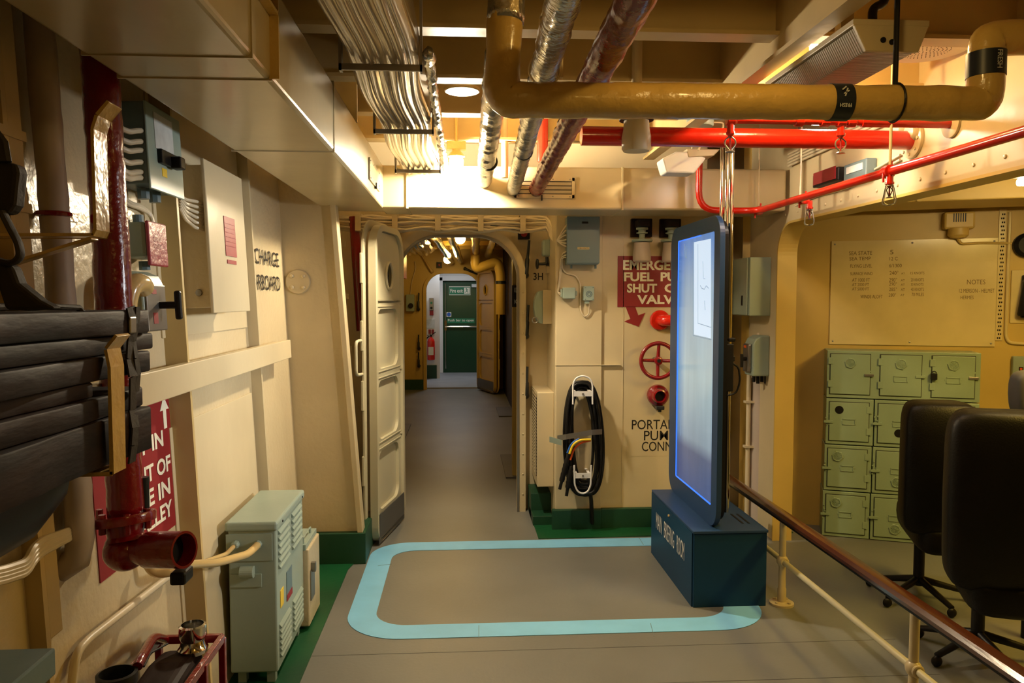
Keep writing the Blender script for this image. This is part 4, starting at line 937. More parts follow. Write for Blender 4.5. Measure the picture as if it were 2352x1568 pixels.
# coiled cable on hooks
t = thing('cable_coil', 'long black cable hung in a coil on white hooks, with coloured tails', 'cable', tuple(W(1340,1000,YF)))
YC2 = YF-.05
def loop(cx, top, bot, wt, wb, off, ph, n=44):
    pts_ = []
    for k in range(n+1):
        a = 2*PI*k/n; s_, c_ = math.sin(a), math.cos(a); v = (1-c_)/2; half = wt+(wb-wt)*v
        px = cx+half*(abs(s_)**.62)*(1 if s_ > 0 else -1)+7*v; py = top+(bot-top)*v
        pts_.append(W(px, py, YC2-off+.008*math.sin(3*a+ph)))
    return pts_
for k, (cx, tp, bt, wt, wb) in enumerate(((1337,884,1128,32,34), (1338,889,1118,28,28), (1337,880,1134,37,42), (1335,894,1105,25,22), (1337,876,1137,42,48), (1334,898,1122,22,36), (1338,886,1130,34,30), (1336,880,1112,40,38))):
    MB().tube(loop(cx, tp, bt, wt, wb, .016*(k % 3)-.01, k), .0088, 10, caps=False).build('cable_turn', 'black', t, smooth='all')
MB().tube([W(1352,1100,YC2), W(1358,1150,YC2), W(1360,1200,YC2+.02)], .030, 12, sx=.4).build('hanging_tail', 'black', t, smooth=True)
s_ = MB()
pts_ = [W(1280,1006,YC2-.03), W(1300,1003,YC2-.05), W(1330,998,YC2-.055), W(1360,993,YC2-.055), W(1383,991,YC2-.03)]
for i in range(4): s_.obox(pts_[i]-ZA*.016, pts_[i+1]-pts_[i], ZA*.032, YA*.003)
s_.build('grey_strap', 'steel', t)
MB().obox(W(1262,1015,YC2-.05), W(1290,1023,YC2-.05)-W(1262,1015,YC2-.05), ZA*.034, YA*.006).build('strap_buckle', 'gg', t)
MB().tube([W(1308,1042,YC2-.06), W(1316,1020,YC2-.06), W(1332,1010,YC2-.06), W(1357,1009,YC2-.06)], .0072, 10, fillet=.05).build('yellow_sleeve', 'yellow', t, smooth=True)
MB().tube([W(1310,1056,YC2-.05), W(1318,1030,YC2-.05), W(1334,1016,YC2-.05), W(1357,1011,YC2-.05)], .0065, 10, fillet=.05).build('red_sleeve', 'orange', t, smooth=True)
MB().tube([W(1303,1040,YC2-.052), W(1312,1018,YC2-.052), W(1330,1007,YC2-.052)], .006, 10, fillet=.05).build('blue_sleeve', 'fblue', t, smooth=True)
for k, (a0_, a1_) in enumerate((((1306,1040),(1290,1105)), ((1312,1070),(1304,1120)))):
    p0, p1 = W(*a0_, YC2-.05), W(*a1_, YC2-.05); n = 12
    MB().tube([p0.lerp(p1, i/n) for i in range(n+1)], [.008+.007*min(1, i/5)+(.002 if i % 2 else 0) for i in range(n+1)], 12).build('connector_boot', 'black', t, smooth=True)
    MB().cyl(p1, p1+(p1-p0).normalized()*.05, .010, seg=12).build('connector_pin', 'black', t)
def hook(label, px0, px1, pytop, pybar, pybot, up):
    h = thing('cable_hook', label, 'hook', tuple(W(px0, pybar, YF)), 'white cable hooks')
    yo = YF-.13; m = (px0+px1)/2
    if up: pts_ = [W(px0,pybot,yo), W(px0,pytop+20,yo), W(px0+6,pytop+6,yo), W(m,pytop,yo), W(px1-6,pytop+6,yo), W(px1,pytop+20,yo), W(px1,pybot,yo)]
    else: pts_ = [W(px0,pytop,yo), W(px0+1,pybot-20,yo), W(px0+8,pybot-5,yo), W(m,pybot,yo), W(px1-8,pybot-5,yo), W(px1-1,pybot-20,yo), W(px1,pytop,yo)]
    MB().tube(pts_, .0055, 10, fillet=.02).build('wire_hoop', 'white', h, smooth=True)
    a, bq = W(px0, pybar+6, yo), W(px1, pybar-6, yo)
    MB().box(a.x, bq.x, yo-.003, yo+.003, a.z, bq.z).box(a.x+.005, a.x+.02, yo, YF, bq.z-.006, bq.z).box(bq.x-.02, bq.x-.005, yo, YF, bq.z-.006, bq.z).build('cross_bar', 'white', h)
    MB().lathe(((a.x+bq.x)/2, yo-.004, (a.z+bq.z)/2), -YA, [(.006,0),(.006,.006),(0,.006)], 6).build('wing_nut', 'steel', h)
hook('upper white hoop hook holding the top of the coiled black cable', 1316, 1361, 862, 904, 928, True)
hook('lower white hoop hook holding the bottom of the coiled black cable', 1319, 1358, 1068, 1092, 1134, False)

# ================================================================ kiosk
kx0, kx1, ky0, ky1 = 1.047, 1.40, 3.39, 4.17
zk = X(1590,1218,kx0).z
t = thing('kiosk_base', 'navy plinth box lettered MAIN BRIEFING ROOM with a tall screen standing on it', 'cabinet', (1.2, 3.7, 0))
MB().box(kx0+.006, kx1-.004, ky0+.006, ky1, .0, zk-.014).build('carcass', 'navy', t, bevel=.002)
MB().box(kx0, kx1, ky0, ky1, zk-.012, zk).build('top_panel', 'navyd', t, bevel=.002)
MB().box(kx0+.0, kx0+.006, ky0+.02, ky1, .0, zk-.014).build('door_panel', 'navy', t)
q = X(1537,1184,kx0); MB().lathe(q, -XA, [(.007,0),(.006,.006),(0,.007)], 14).build('lock', 'brass', t)
L0, L1 = X(1507,1212,kx0), X(1507,1180,kx0); R0, R1 = X(1572,1288,kx0), X(1572,1240,kx0)
zz0, zz1 = (L0.z+R0.z)/2, (L1.z+R1.z)/2
wds = (('MAIN', 1507, 1520), ('BRIEFING', 1525.5, 1548.5), ('ROOM', 1555, 1572))
for wd, pa, pb in wds:
    ya, yb = X(pa, 1230, kx0).y, X(pb, 1260, kx0).y
    text(wd, (kx0, ya, zz0), -YA, ZA, ya-yb, zz1-zz0, 'tag', t, bold=-.004, raise_=.001)
for k in range(2): MB().box(1.315+k*.03, 1.325+k*.03, 3.50, 3.66, zk, zk+.0015).build('cable_slot', 'black', t)
# screen panel
sx0, sx1 = 1.165, 1.225
FX = sx0-.012; sy0, sy1 = X(1649,900,FX).y, X(1538,900,FX).y; sz0 = zk; szt = (X(1650,493,sx0).z+X(1545,528,sx0).z)/2
t = thing('display_screen', 'tall lit display screen in a rounded navy frame standing on the plinth', 'display', (1.2, (sy0+sy1)/2, zk))
out = rrect(-sy1, -sy0, sz0, szt, [.10,.10,.10,.10], 10)
ia, ib = X(1636,900,FX).y, X(1553,900,FX).y; it = (X(1636,533,FX).z+X(1556,553,FX).z)/2; ibt = (X(1636,1172,FX).z+X(1556,1090,FX).z)/2
inn = rrect(-ib, -ia, ibt, it, [.012]*4, 3)
plate('frame', [out, inn], (sx0+.012, 0, 0), -YA, ZA, .024, 'navyd', t, bevel=.005)
for v in bpy.data.objects['frame'].data.vertices if False else []: pass
plate('back_shell', [rrect(-sy1+.03, -sy0-.05, sz0+.02, szt-.02, [.08]*4, 10)], (sx0+.046, 0, 0), -YA, ZA, .030, 'black', t, bevel=.006)
MB().box(sx0-.008, sx0+.012, ia, ib, ibt, it).build('lit_panel', 'screen', t)
MB().box(sx0-.0105, sx0-.008, ib-.010, ib, ibt, it).box(sx0-.0105, sx0-.008, ia, ib, ibt, ibt+.006).box(sx0-.0105, sx0-.008, ia+(ib-ia)*.35, ib, it-.005, it).build('blue_edge', 'edgeglow', t)
SXf = sx0-.0086
def sline(pts_, th_=.004, m='sgraf', nm='screen_line'):
    b = MB(); P_ = [X(px, py, SXf) for px, py in pts_]
    for i in range(len(P_)-1): b.bar(P_[i], P_[i+1], .0006, th_, up=(0,0,1)) if abs((P_[i+1]-P_[i]).z) < abs((P_[i+1]-P_[i]).y) else b.bar(P_[i], P_[i+1], th_, .0006, up=(1,0,0))
    return b.build(nm, m, t)
sline([(1592,555),(1592,770),(1634,780)]); sline([(1603,560),(1603,742),(1634,752)], .003)
b = MB().prism([X(1594,556,SXf+.0003), X(1594,768,SXf+.0003), X(1633,777,SXf+.0003), X(1633,548,SXf+.0003)], (.0002,0,0)).build('map_panel', 'sgraf2', t)
sline([(1572,560),(1574,590),(1577,592),(1575,565)], .006); sline([(1563,820),(1562,870)], .005); sline([(1564,925),(1563,1000)], .004)
sline([(1608,655),(1612,662),(1618,664),(1622,656),(1628,662)], .003); sline([(1614,600),(1616,640),(1620,640)], .002); sline([(1618,690),(1620,712)], .003)
# chrome poles and cable device
for k, (px, Yp, rp) in enumerate(((1652, 3.90, .009), (1664, 3.78, .011), (1674, 3.70, .0125))):
    top = W(px, 365, Yp); x = max(W(px, 800, Yp).x, sx0+.050+k*.001)
    b = MB().cyl((x, Yp, zk), (x, Yp, 2.262), rp, seg=20)
    tag(b.build('chrome_pole', 'chrome', smooth=True), ['thin chrome pole closest to the display screen, behind it', 'middle chrome pole rising from the plinth to the deckhead', 'thickest chrome pole, rightmost of the three behind the screen'][k], 'pole', 'chrome poles behind the screen')
x = W(1681,830,3.66).x; t = thing('cable_device', 'black device with a looped cable on the chrome poles behind the screen', 'device', (x, 3.7, .9))
za, zb = W(1680,912,3.7).z, W(1680,775,3.7).z
MB().box(x-.022, x+.018, 3.68, 3.73, za+.03, zb-.03).box(x-.012, x+.026, 3.68, 3.73, zb-.02, zb+.0).box(x-.014, x+.026, 3.685, 3.725, (za+zb)/2+.03, (za+zb)/2+.06).build('body', 'black', t, bevel=.006)
MB().tube([V((x+.015, 3.69, za+.17)), V((x+.045, 3.69, za+.15)), V((x+.055, 3.69, za+.08)), V((x+.035, 3.69, za+.02)), V((x-.01, 3.69, za+.01))], .005, 10, fillet=.03).build('cable_loop', 'black', t, smooth=True)
MB().cyl((x-.004, 3.70, zk), (x-.004, 3.70, za+.04), .012, seg=14).build('black_post', 'black', t, smooth=True)

# right recess boxes
t = thing('wall_cabinet', 'grey green cabinet with side door on the bulkhead right of the chrome poles', 'cabinet', (XR, 4.5, 1.33))
p0 = W(1721,725,4.44); xa = p0.x; z0, z1 = p0.z, W(1721,590,4.44).z
MB().box(xa, XR, 4.44, 4.72, z0, z1).build('casing', 'gg', t, bevel=.004)
MB().box(xa-.012, xa-.001, 4.46, 4.70, z0+.004, z1-.004).build('door', 'gg', t, bevel=.003)
MB().box(xa-.016, xa-.011, 4.52, 4.535, z0+.06, z0+.12).build('door_latch', 'black', t)
t = thing('rotary_switch', 'round topped grey switch box below the grey green cabinet', 'switch', (XR, 4.5, 1))
p0 = W(1729,864,4.44); xa = p0.x; z0, z1 = p0.z, W(1729,771,4.44).z
MB().prism([V((XR,4.44,z0)), V((xa,4.44,z0)), V((xa,4.44,z1-.05)), V((xa+.015,4.44,z1-.02)), V((xa+.05,4.44,z1)), V((XR,4.44,z1))], (0,.14,0)).build('casing', 'gg', t, bevel=.008)
MB().box(xa-.02, xa, 4.46, 4.56, z0+.02, z1-.05).build('front_plate', 'steel', t, bevel=.01)
MB().tube([(xa-.02,4.50,z0+.10), (xa-.05,4.49,z0+.10)], .012, 10).bar((xa-.05,4.49,z0+.13), (xa-.05,4.49,z0+.05), .02, .015).build('black_handle', 'black', t, bevel=.003)
MB().box(xa-.023, xa-.019, 4.50, 4.53, z1-.075, z1-.06).build('orange_label', 'orange', t)
b = MB()
for k in range(4): MB().cyl((xa+.03+k*.025, 4.5, z0), (xa+.03+k*.025, 4.5, z0-.04-.01*(k % 2)), .010, seg=10).build('gland', 'black', t)
t = thing('pipe', 'pinkish grey lagged vertical trunk below the round topped switch', 'pipe', (1.76, 4.62, 0))
xt = W(1750,1000,4.62).x; MB().cyl((xt, 4.64, 0), (xt, 4.64, z0-.03), .070, seg=28).build('lagging', 'trunk', t, smooth=True)
xt = W(1718,1000,4.62).x; t = thing('conduit', 'thin cream vertical conduit left of the pinkish trunk', 'conduit', (xt, 4.62, 0))
MB().tube([(xt,4.62,.0),(xt,4.62,z0+.02),(xt+.06,4.62,z0+.25)], .014, 12).build('tube', 'cable', t, smooth=True)
for z in (.5, .78): MB().box(xt-.025, xt+.05, 4.60, 4.64, z, z+.014).build('clip', 'cable', t)
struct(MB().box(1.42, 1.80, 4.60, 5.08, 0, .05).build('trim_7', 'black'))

# ================================================================ floor tape
t = plate('floor_tape', [rrect(-.524, 1.362, 3.15, 4.43, [.26,.22,.26,.26], 12), rrect(-.40, 1.20, 3.285, 4.285, [.12,.13,.15,.15], 10)], (0,0,.0005), XA, YA, .002, 'blue')
tag(t, 'light blue tape ring with rounded corners stuck on the grey deck', 'floor tape')
for (a, bq) in ((F(1494,1432), F(1502,1462)), (F(1467,1234), F(1478,1252)), (F(1100,1437), F(1100,1467)), (F(868,1300), F(900,1296))):
    MB().bar(a+ZA*.003, bq+ZA*.003, .002, .001).build('seam', 'ggb', t)
b = MB()
for z in (3.02, 2.72): struct(MB().box(-.61, 1.8, z, z+.003, 0, .0008).build('trim_%d' % (8 if z > 3 else 9), 'kick'))
#PART3
# ================================================================ left hull side fittings
def WL(px, py, d=0):
    r = ray(px, py); t = (-.875+d-.047*EYE)/(r.x+.047*r.z); return E0+r*t
def lbox(y0, y1, z0, z1, d, d0=0.0): return MB().obox(onwall(y0, z0, d0), NW*d, YA*(y1-y0), UW*(z1-z0))
# cream cabinet with red notice
t = thing('wall_cabinet', 'tall cream cabinet with a red notice on the left hull side', 'cabinet', tuple(onwall(2.63,1.39)))
lbox(2.63, 3.00, 1.39, 1.865, .10).build('casing', 'creamr', t, bevel=.003)
lbox(2.60, 3.03, 1.375, 1.885, .012, .10).build('door', 'cream', t, bevel=.003)
a, bq = WL(514,500,.114), WL(541,545,.114)
lbox(a.y, bq.y, 1.575, 1.715, .002, .1125).build('red_notice', 'redlab', t)
lbox(a.y+.01, bq.y-.01, 1.548, 1.562, .002, .1125).build('red_strip', 'redlab', t)
b = MB()
for k in range(6): b.obox(onwall(a.y+.008, 1.69-k*.016, .115), NW*.0005, YA*(bq.y-a.y-.016), UW*.003)
b.build('notice_writing', 'pink', t)
q = W(457,672,2.628); MB().lathe(q, -YA, [(.012,0),(.010,.006),(0,.007)], 14).build('lock', 'steel', t)
# upper switch box
t = thing('switch_box', 'dark grey green switch box high under the duct on the left, with black handle', 'box', tuple(onwall(2.2,1.73)))
lbox(2.18, 2.42, 1.735, 1.96, .095).build('casing', 'ggb', t, bevel=.004)
lbox(2.175, 2.43, 1.725, 1.965, .006, .095).build('front_cover', 'gg', t, bevel=.003)
lbox(2.225, 2.36, 1.845, 1.945, .002, .101).build('paper_label', 'label', t)
lbox(2.235, 2.355, 1.805, 1.845, .014, .101).build('black_plate', 'black', t, bevel=.003)
lbox(2.30, 2.34, 1.80, 1.835, .03, .112).build('handle', 'black', t, bevel=.004)
lbox(2.262, 2.298, 1.772, 1.796, .001, .101).build('yellow_sticker', 'yellow', t)
for y in (2.25, 2.33): MB().cyl(onwall(y,1.735,.05), onwall(y,1.705,.05), .017, seg=8).build('gland', 'ggb', t)
# cables into it
t = thing('cable_run', 'cream cables curving up into the dark switch box under the duct', 'cables', tuple(onwall(2.1,1.8)))
for k, (py, sy) in enumerate(((300,270),(325,290),(345,315),(372,350),(395,345),(408,350))):
    e_ = W(324, py, 2.178); yq = 2.10-.006*k
    MB().tube([W(262+k*2, 225, yq), W(264+k*2, py-34, yq), W(272+k, py-8, yq), W(296, py+3, yq+.02), W(314, py, 2.15), e_], .0075, 9, fillet=.04).build('cable', 'cable', t, smooth=True)
t = thing('cable_run', 'cream cable snaking down to the green box with the red cover', 'cables', tuple(onwall(2.0,1.7)))
for k in range(2):
    MB().tube([WL(256+k*6,330,.012), WL(266+k*6,400,.012), WL(272+k*6,440,.012), WL(290+k*4,468-k*5,.012), WL(325,480-k*6,.012), WL(345+k*3,492,.02), WL(352,518,.03)], .0055, 8, fillet=.03).build('cable', 'cable', t, smooth=True)
t = thing('cable_run', 'six cream cables fanning into the side of the tall cream cabinet', 'cables', tuple(onwall(2.5,1.7)))
for k in range(6):
    MB().tube([WL(413,448+k*6,.06), WL(425,458+k*9,.07), W(448,462+k*12,2.60), W(463,466+k*12,2.615), W(464,468+k*12,2.65)], .0058, 8, fillet=.02).build('cable', 'cable', t, smooth=True)
# green cast box with red cover
t = thing('push_button_box', 'grey green cast box with a pinkish red front cover on the left hull side', 'box', tuple(onwall(2.2,1.53)))
lbox(2.20, 2.315, 1.535, 1.635, .068).build('casing', 'gg', t, bevel=.012)
lbox(2.195, 2.325, 1.515, 1.64, .010, .068).build('red_cover', 'pink', t, bevel=.004)
MB().cyl(onwall(2.25,1.63,.03), onwall(2.25,1.66,.03), .015, seg=12).build('gland', 'ggb', t); MB().cyl(onwall(2.27,1.53,.03), onwall(2.27,1.505,.03), .016, seg=8).build('gland', 'ggb', t)
a = onwall(2.225, 1.585, .0785); s_ = text('STOP', a, YA, UW, .055, .013, 'sign', t); a = onwall(2.225, 1.565, .0785); text('START', a, YA, UW, .055, .013, 'sign', t)
# silver label plate
a, bq = WL(274,500,.01), WL(303,500,.01)
t = thing('label_plate', 'small silver grey engraved plate between the red pipe and the green cast box', 'plate', tuple(a))
lbox(a.y, bq.y, WL(288,572,.01).z, WL(288,502,.01).z, .010).build('plate', 'label', t, bevel=.002)
b = MB()
for k in range(6): b.obox(onwall(a.y+.012, WL(288,540,.01).z-.035+k*.009, .011), NW*.0005, YA*(bq.y-a.y-.03), UW*.003)
b.build('engraving', 'ggb', t)
# big rotary switch
t = thing('rotary_switch', 'large rounded grey green switch with black rotary handle above the stringer', 'switch', tuple(onwall(2.08,1.33)))
pr_ = [(1.345,0),(1.345,.10),(1.46,.10),(1.485,.088),(1.497,.06),(1.50,0)]
MB().prism([onwall(2.075, z, d) for z, d in pr_], (0,.145,0)).build('casing', 'gg', t, bevel=.006, smooth=True)
lbox(2.08, 2.21, 1.335, 1.46, .006, .10).build('front_plate', 'steel', t, bevel=.004)
MB().cyl(onwall(2.165,1.405,.105), onwall(2.165,1.405,.150), .010, seg=14).build('spindle', 'black', t)
MB().bar(onwall(2.165,1.365,.155), onwall(2.165,1.445,.155), .018, .018, up=(0,1,0)).build('black_handle', 'black', t, bevel=.006)
lbox(2.115, 2.145, 1.435, 1.448, .001, .106).build('red_label', 'redlab', t)
lbox(2.115, 2.145, 1.355, 1.385, .001, .106).build('dark_label', 'sign', t)
MB().tube([W(288,745,1.99), W(290,690,1.99), W(300,655,2.0), W(322,648,2.04), W(330,660,2.078)], .026, 18, fillet=.03).build('brass_elbow', 'brass', t, smooth=True)
# vertical conduits and lagged pipe
t = thing('conduit', 'flat cream cable conduit running up the hull side at far left', 'conduit', tuple(onwall(1.7,.5)))
a0_, a1_ = WL(96,150,.02), WL(128,640,.02)
MB().obox(onwall(1.635,.7,.012), NW*.022, YA*.055, UW*1.6).build('tray', 'ceil', t, bevel=.004)
for z in (1.75, 1.60, 1.40): MB().obox(onwall(1.60,z,.0), NW*.038, YA*.095, UW*.02).build('clip', 'ceil', t)
t = thing('lagged_pipe', 'pale lagged vertical pipe between the conduit and the red riser', 'pipe', tuple(onwall(1.80,0)))
MB().tube([onwall(1.775,.80,-.02), onwall(1.775,.83,.03)]+dense(onwall(1.775,.88,.042), onwall(1.775,2.42,.042), 40, .001), .030, 16, wob=.05).build('lagging', 'trunk', t, smooth='all')
MB().torus(onwall(1.775,1.61,.04), ZA, .032, .006, 20, 8).obox(onwall(1.775,1.60,.04), NW*.01, YA*.09, UW*.02).build('bracket', 'dred', t)
# red riser / hydrant
YH = 1.86; pt, pb = W(232,180,YH), W(290,1180,YH)
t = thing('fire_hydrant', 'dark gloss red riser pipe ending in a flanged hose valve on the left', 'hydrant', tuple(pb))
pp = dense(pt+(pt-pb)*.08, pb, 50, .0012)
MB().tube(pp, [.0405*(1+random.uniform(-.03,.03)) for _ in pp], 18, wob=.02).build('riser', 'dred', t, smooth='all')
f0 = W(284,1180,YH); ax = V((.12,-.12,-1)).normalized()
MB().lathe(f0, ax, [(.070,0),(.072,.006),(.070,.022),(.045,.026),(.040,.05),(.046,.06),(.0,.07)], 32).build('flange', 'dred', t, smooth=True)
b = MB()
for k in range(6):
    an = k*PI/3; MB().cyl(f0+V((math.cos(an)*.056, math.sin(an)*.056, -.035)), f0+V((math.cos(an)*.056, math.sin(an)*.056, .012)), .008, seg=6).build('bolt', 'dred', t)
b0_ = W(288,1265,YH); MB().sphere(b0_, .050, (1,1,.95), 24, 14).build('valve_body', 'dred', t, smooth=True)
o1 = W(424,1262,YH-.06); s1 = W(300,1262,YH)
MB().lathe(s1, o1-s1, [(.034,0),(.036,.05),(.043,.056),(.043,(o1-s1).length),(.037,(o1-s1).length),(.036,(o1-s1).length-.04),(0,(o1-s1).length-.04)], 32).build('hose_outlet', 'dred', t, smooth=True)
ax1 = (o1-s1).normalized(); MB().lathe(s1, ax1, [(.0355,(o1-s1).length-.038),(.0355,(o1-s1).length-.036),(0,(o1-s1).length-.036)], 24).build('dark_bore', 'black', t)
MB().tube([W(332,1178,YH+.02), W(330,1095,YH+.02)], .012, 14).build('stud', 'dsteel', t, smooth=True)
MB().box(*(lambda p: (p.x-.018, p.x+.018, p.y-.03, p.y+.03, p.z-.026, p.z+.004))(W(417,1310,YH-.05))).build('black_lug', 'black', t, bevel=.006)
# galley sign
yr = WL(428,1000,.004).y; yr = 2.445
t = thing('galley_sign', 'dark red sign with white arrow and lettering about the galley behind the red valve', 'sign', tuple(onwall(yr,.7)))
lbox(1.93, yr, WL(425,1188,.003).z, 1.128, .003).build('board', 'sign', t)
def lt(body, pr1, py0, py1, h, Lw):
    rgt = WL(pr1, (py0+py1)/2, .004); zb_ = rgt.z-h/2
    text(body, onwall(rgt.y-Lw, zb_, .0035), YA, UW, Lw, h, 'wtext', t, bold=.03)
lt('OFF IN', 374, 980, 1030, .050, .27); lt('EVENT OF', 391, 1035, 1085, .050, .37); lt('FIRE IN', 390, 1090, 1138, .050, .29); lt('GALLEY', 395, 1135, 1190, .050, .29)
ca = WL(378,950,.004); q = lambda dy, dz_: onwall(ca.y+dy, ca.z+dz_, .0035)
MB().prism([q(-.012,-.045), q(.012,-.045), q(.012,.012), q(.034,.012), q(0,.055), q(-.034,.012), q(-.012,.012)], NW*.001).build('arrow', 'wtext', t)
# stretcher bundle held by brackets
SXx = -.695
t = thing('rolled_stretcher', 'bundle of dark brown slats, a rolled stretcher, cradled in a cream bracket', 'stretcher', (-.78, 1.3, 1.1))
def xy(px, x=SXx): return X(px, 700, x).y
yb_, ye_ = xy(285), xy(388)
zrows = [(1.398,1.347,0,1.735), (1.346,1.310,-.006,1.775), (1.309,1.263,.002,1.72), (1.262,1.232,-.010,1.49), (1.231,1.188,-.004,1.71), (1.187,1.092,.004,1.715)]
for i, (zt_, zb_, dx, yz) in enumerate(zrows):
    N = 30; b = MB(); pts_ = []; ya = .55
    for k in range(N+1):
        y = ya+(yz-ya)*k/N; sag = .007*math.sin(2.4*(y-.6)+.5); st = .003 if (k//4+i) % 3 == 0 else 0
        x = SXx+dx+.003*math.sin(y*9+i*2)+st
        pts_.append((x, y, zt_+sag*(.6 if i else .2), zb_+sag*(.6 if i < 5 else 1.5)))
    for x, y, za, zb2 in pts_:
        r = .005; b.v += [V((x-.16,y,za)), V((x-r,y,za)), V((x-r*.3,y,za-r*.35)), V((x,y,za-r)), V((x,y,zb2+r)), V((x-r*.3,y,zb2+r*.35)), V((x-r,y,zb2)), V((x-.16,y,zb2))]
    for k in range(N):
        for j in range(8): b.f.append((k*8+j, k*8+(j+1) % 8, (k+1)*8+(j+1) % 8, (k+1)*8+j))
    b.f.append(tuple(range(8))); b.f.append(tuple(N*8+j for j in range(8))[::-1])
    b.build('slat', 'slat', t, smooth=True)
MB().tube([(SXx-.08, .55, 1.07), (SXx-.07, 1.0, 1.060), (SXx-.07, 1.36, 1.068), (SXx-.08, 1.47, 1.10)], .07, 16, sx=.45).build('rounded_underside', 'black', t, smooth=True)
for k, (px, pt_, pb_, w_) in enumerate(((292,712,1150,.030), (303,760,960,.018))):
    y = xy(px); b = MB(); P_ = [V((SXx+.006+.004*math.sin(j*1.9+k), y+.006*math.sin(j*1.3+k), z)) for j, z in enumerate([1.405-j*.036 for j in range(10 if k == 0 else 6)])]
    for j in range(len(P_)-1): b.bar(P_[j], P_[j+1], w_ if j % 3 else w_*1.2, .004, up=(1,0,0))
    b.build('strap', 'strap', t)
y = xy(285); MB().obox((SXx+.006, y, 1.35), (.006,0,0), (0,.03,0), (0,0,.035)).build('buckle', 'steel', t, bevel=.003)
MB().tube([(SXx-.02, .9, 1.402), (SXx-.02, 1.3, 1.41), (SXx-.02, 1.47, 1.405), (SXx-.0, 1.50, 1.36)], .006, 8).build('cord', 'strap', t)
def strip(pts_, wdt, thk, y0):      # flat bar bent in the x-z plane, wide along y
    b = MB()
    for i in range(len(pts_)-1):
        (xa, za), (xb, zb2) = pts_[i], pts_[i+1]; d = V((xb-xa, 0, zb2-za)); n = V((-(zb2-za), 0, xb-xa)).normalized()*thk
        b.obox((xa, y0, za), d, (0, wdt, 0), n)
    return b
y0_ = xy(250, SXx+.02)
t = thing('bracket', 'lower cream hooked flat bar bracket holding the brown stretcher', 'bracket', (SXx, y0_, 1.09), 'stretcher brackets')
strip([(-.95, 1.075), (SXx+.018, 1.083), (SXx+.020, 1.29), (SXx+.014, 1.325), (SXx+.034, 1.35)], .058, .006, y0_).build('hook', 'ywrap', t, bevel=.0015)
t = thing('bracket', 'upper empty cream hooked flat bar bracket with a diagonal brace at far left', 'bracket', (SXx, y0_, 1.54), 'stretcher brackets')
y1_ = xy(205, -.71); q = W(222,542,y1_)
strip([(-.98, q.z-.002), (q.x-.006, q.z), (q.x, q.z+.012), (q.x, q.z+.20), (q.x+.008, q.z+.225), (q.x+.030, q.z+.25)], .055, .006, y1_).build('hook', 'ywrap', t, bevel=.0015)
strip([(-.98, q.z-.095), (q.x-.01, q.z-.006)], .030, .006, y1_).build('brace', 'ywrap', t, bevel=.001)
t = thing('canvas_harness', 'black canvas harness straps hanging at the far left edge above the stretcher', 'harness', (-.72, 1.18, 1.5))
Yh = 1.15
def blob(P_, w_, thk=.010):
    b = MB()
    for i in range(len(P_)-1): b.bar(P_[i], P_[i+1], w_[i], thk, up=(0,-1,0))
    return b
MB().prism([W(-40,350,Yh), W(0,365,Yh), W(12,372,Yh), W(36,375,Yh), W(40,395,Yh), W(32,470,Yh), W(18,490,Yh), W(-40,490,Yh)], (0,.03,0)).build('pad', 'strap', t, bevel=.006)
MB().tube([W(5,485,Yh), W(22,520,Yh), W(44,560,Yh), W(48,590,Yh), W(30,605,Yh), W(0,600,Yh), W(-30,580,Yh)], .009, 8, sx=.5, fillet=.02).build('strap', 'strap', t, smooth=True)
MB().prism([W(-40,590,Yh), W(25,610,Yh), W(40,650,Yh), W(90,690,Yh), W(125,708,Yh), W(60,714,Yh), W(10,712,Yh), W(-5,665,Yh), W(-40,640,Yh)], (0,.03,0)).build('strap_fold', 'strap', t, bevel=.006)
MB().tube([W(10,372,Yh), W(3,330,Yh), W(-20,300,Yh)], .010, 8).build('strap_end', 'strap', t, smooth=True)
# cables and conduit low on the left
t = thing('cable_run', 'bundle of cream cables bending round the hull side low at far left', 'cables', tuple(onwall(1.5,.9)))
for k in range(4):
    MB().tube([onwall(1.70+k*.014, 1.12, .02), WL(172+k*7,1120,.02), WL(172+k*7,1195,.02), WL(165+k*4,1215+k*4,.03), WL(95,1240+k*10,.04), WL(75,1258+k*11,.05), WL(60,1290+k*9,.05), WL(0,1310+k*9,.04), WL(-60,1318+k*9,.04)], .0075, 8, fillet=.03).build('cable', 'cable', t, smooth=True)
t = thing('conduit', 'cream conduit sweeping down the hull side behind the red rack', 'conduit', tuple(onwall(1.8,.5)))
MB().tube([WL(395,1318,.02), WL(360,1345,.02), WL(200,1470,.02), WL(175,1500,.02), WL(165,1568,.02), WL(160,1660,.02)], .010, 12, fillet=.08).build('tube', 'cable', t, smooth=True)
# transformer box
tx0, tx1, ty0, ty1 = -.868, -.683, 2.66, 3.12
zt_ = X(635,1195,tx1); ty0 = X(636,1300,tx1).y; ty1 = X(700,1300,tx1).y; ztop = X(636,1196,tx1).z
t = thing('transformer_box', 'large grey green floor standing box with louvred side by the left hull', 'box', (-.79, ty0, 0))
MB().box(tx0+.01, tx1-.004, ty0+.008, ty1-.008, .05, ztop-.03).build('casing', 'gg', t, bevel=.006)
MB().box(tx0, tx1+.004, ty0-.002, ty1+.002, ztop-.035, ztop).build('lid', 'gg', t, bevel=.010, segs=3)
for x in (tx0+.03, tx1-.05):
    for y in (ty0+.03, ty1-.06): MB().box(x, x+.03, y, y+.03, 0, .05).build('foot', 'gg', t)
Ly = ty1-ty0
def louv(ya, yb2, z0, z1, n):
    for k in range(n):
        z = z0+(z1-z0)*k/(n-1); b = MB()
        pr2 = [(0,0),(.010,.002),(.010,.006),(0,.018)]
        b.prism([V((tx1-.004+d, ya, z+h)) for d, h in pr2], (0, yb2-ya, 0)); b.build('louvre', 'gg', t, bevel=.001)
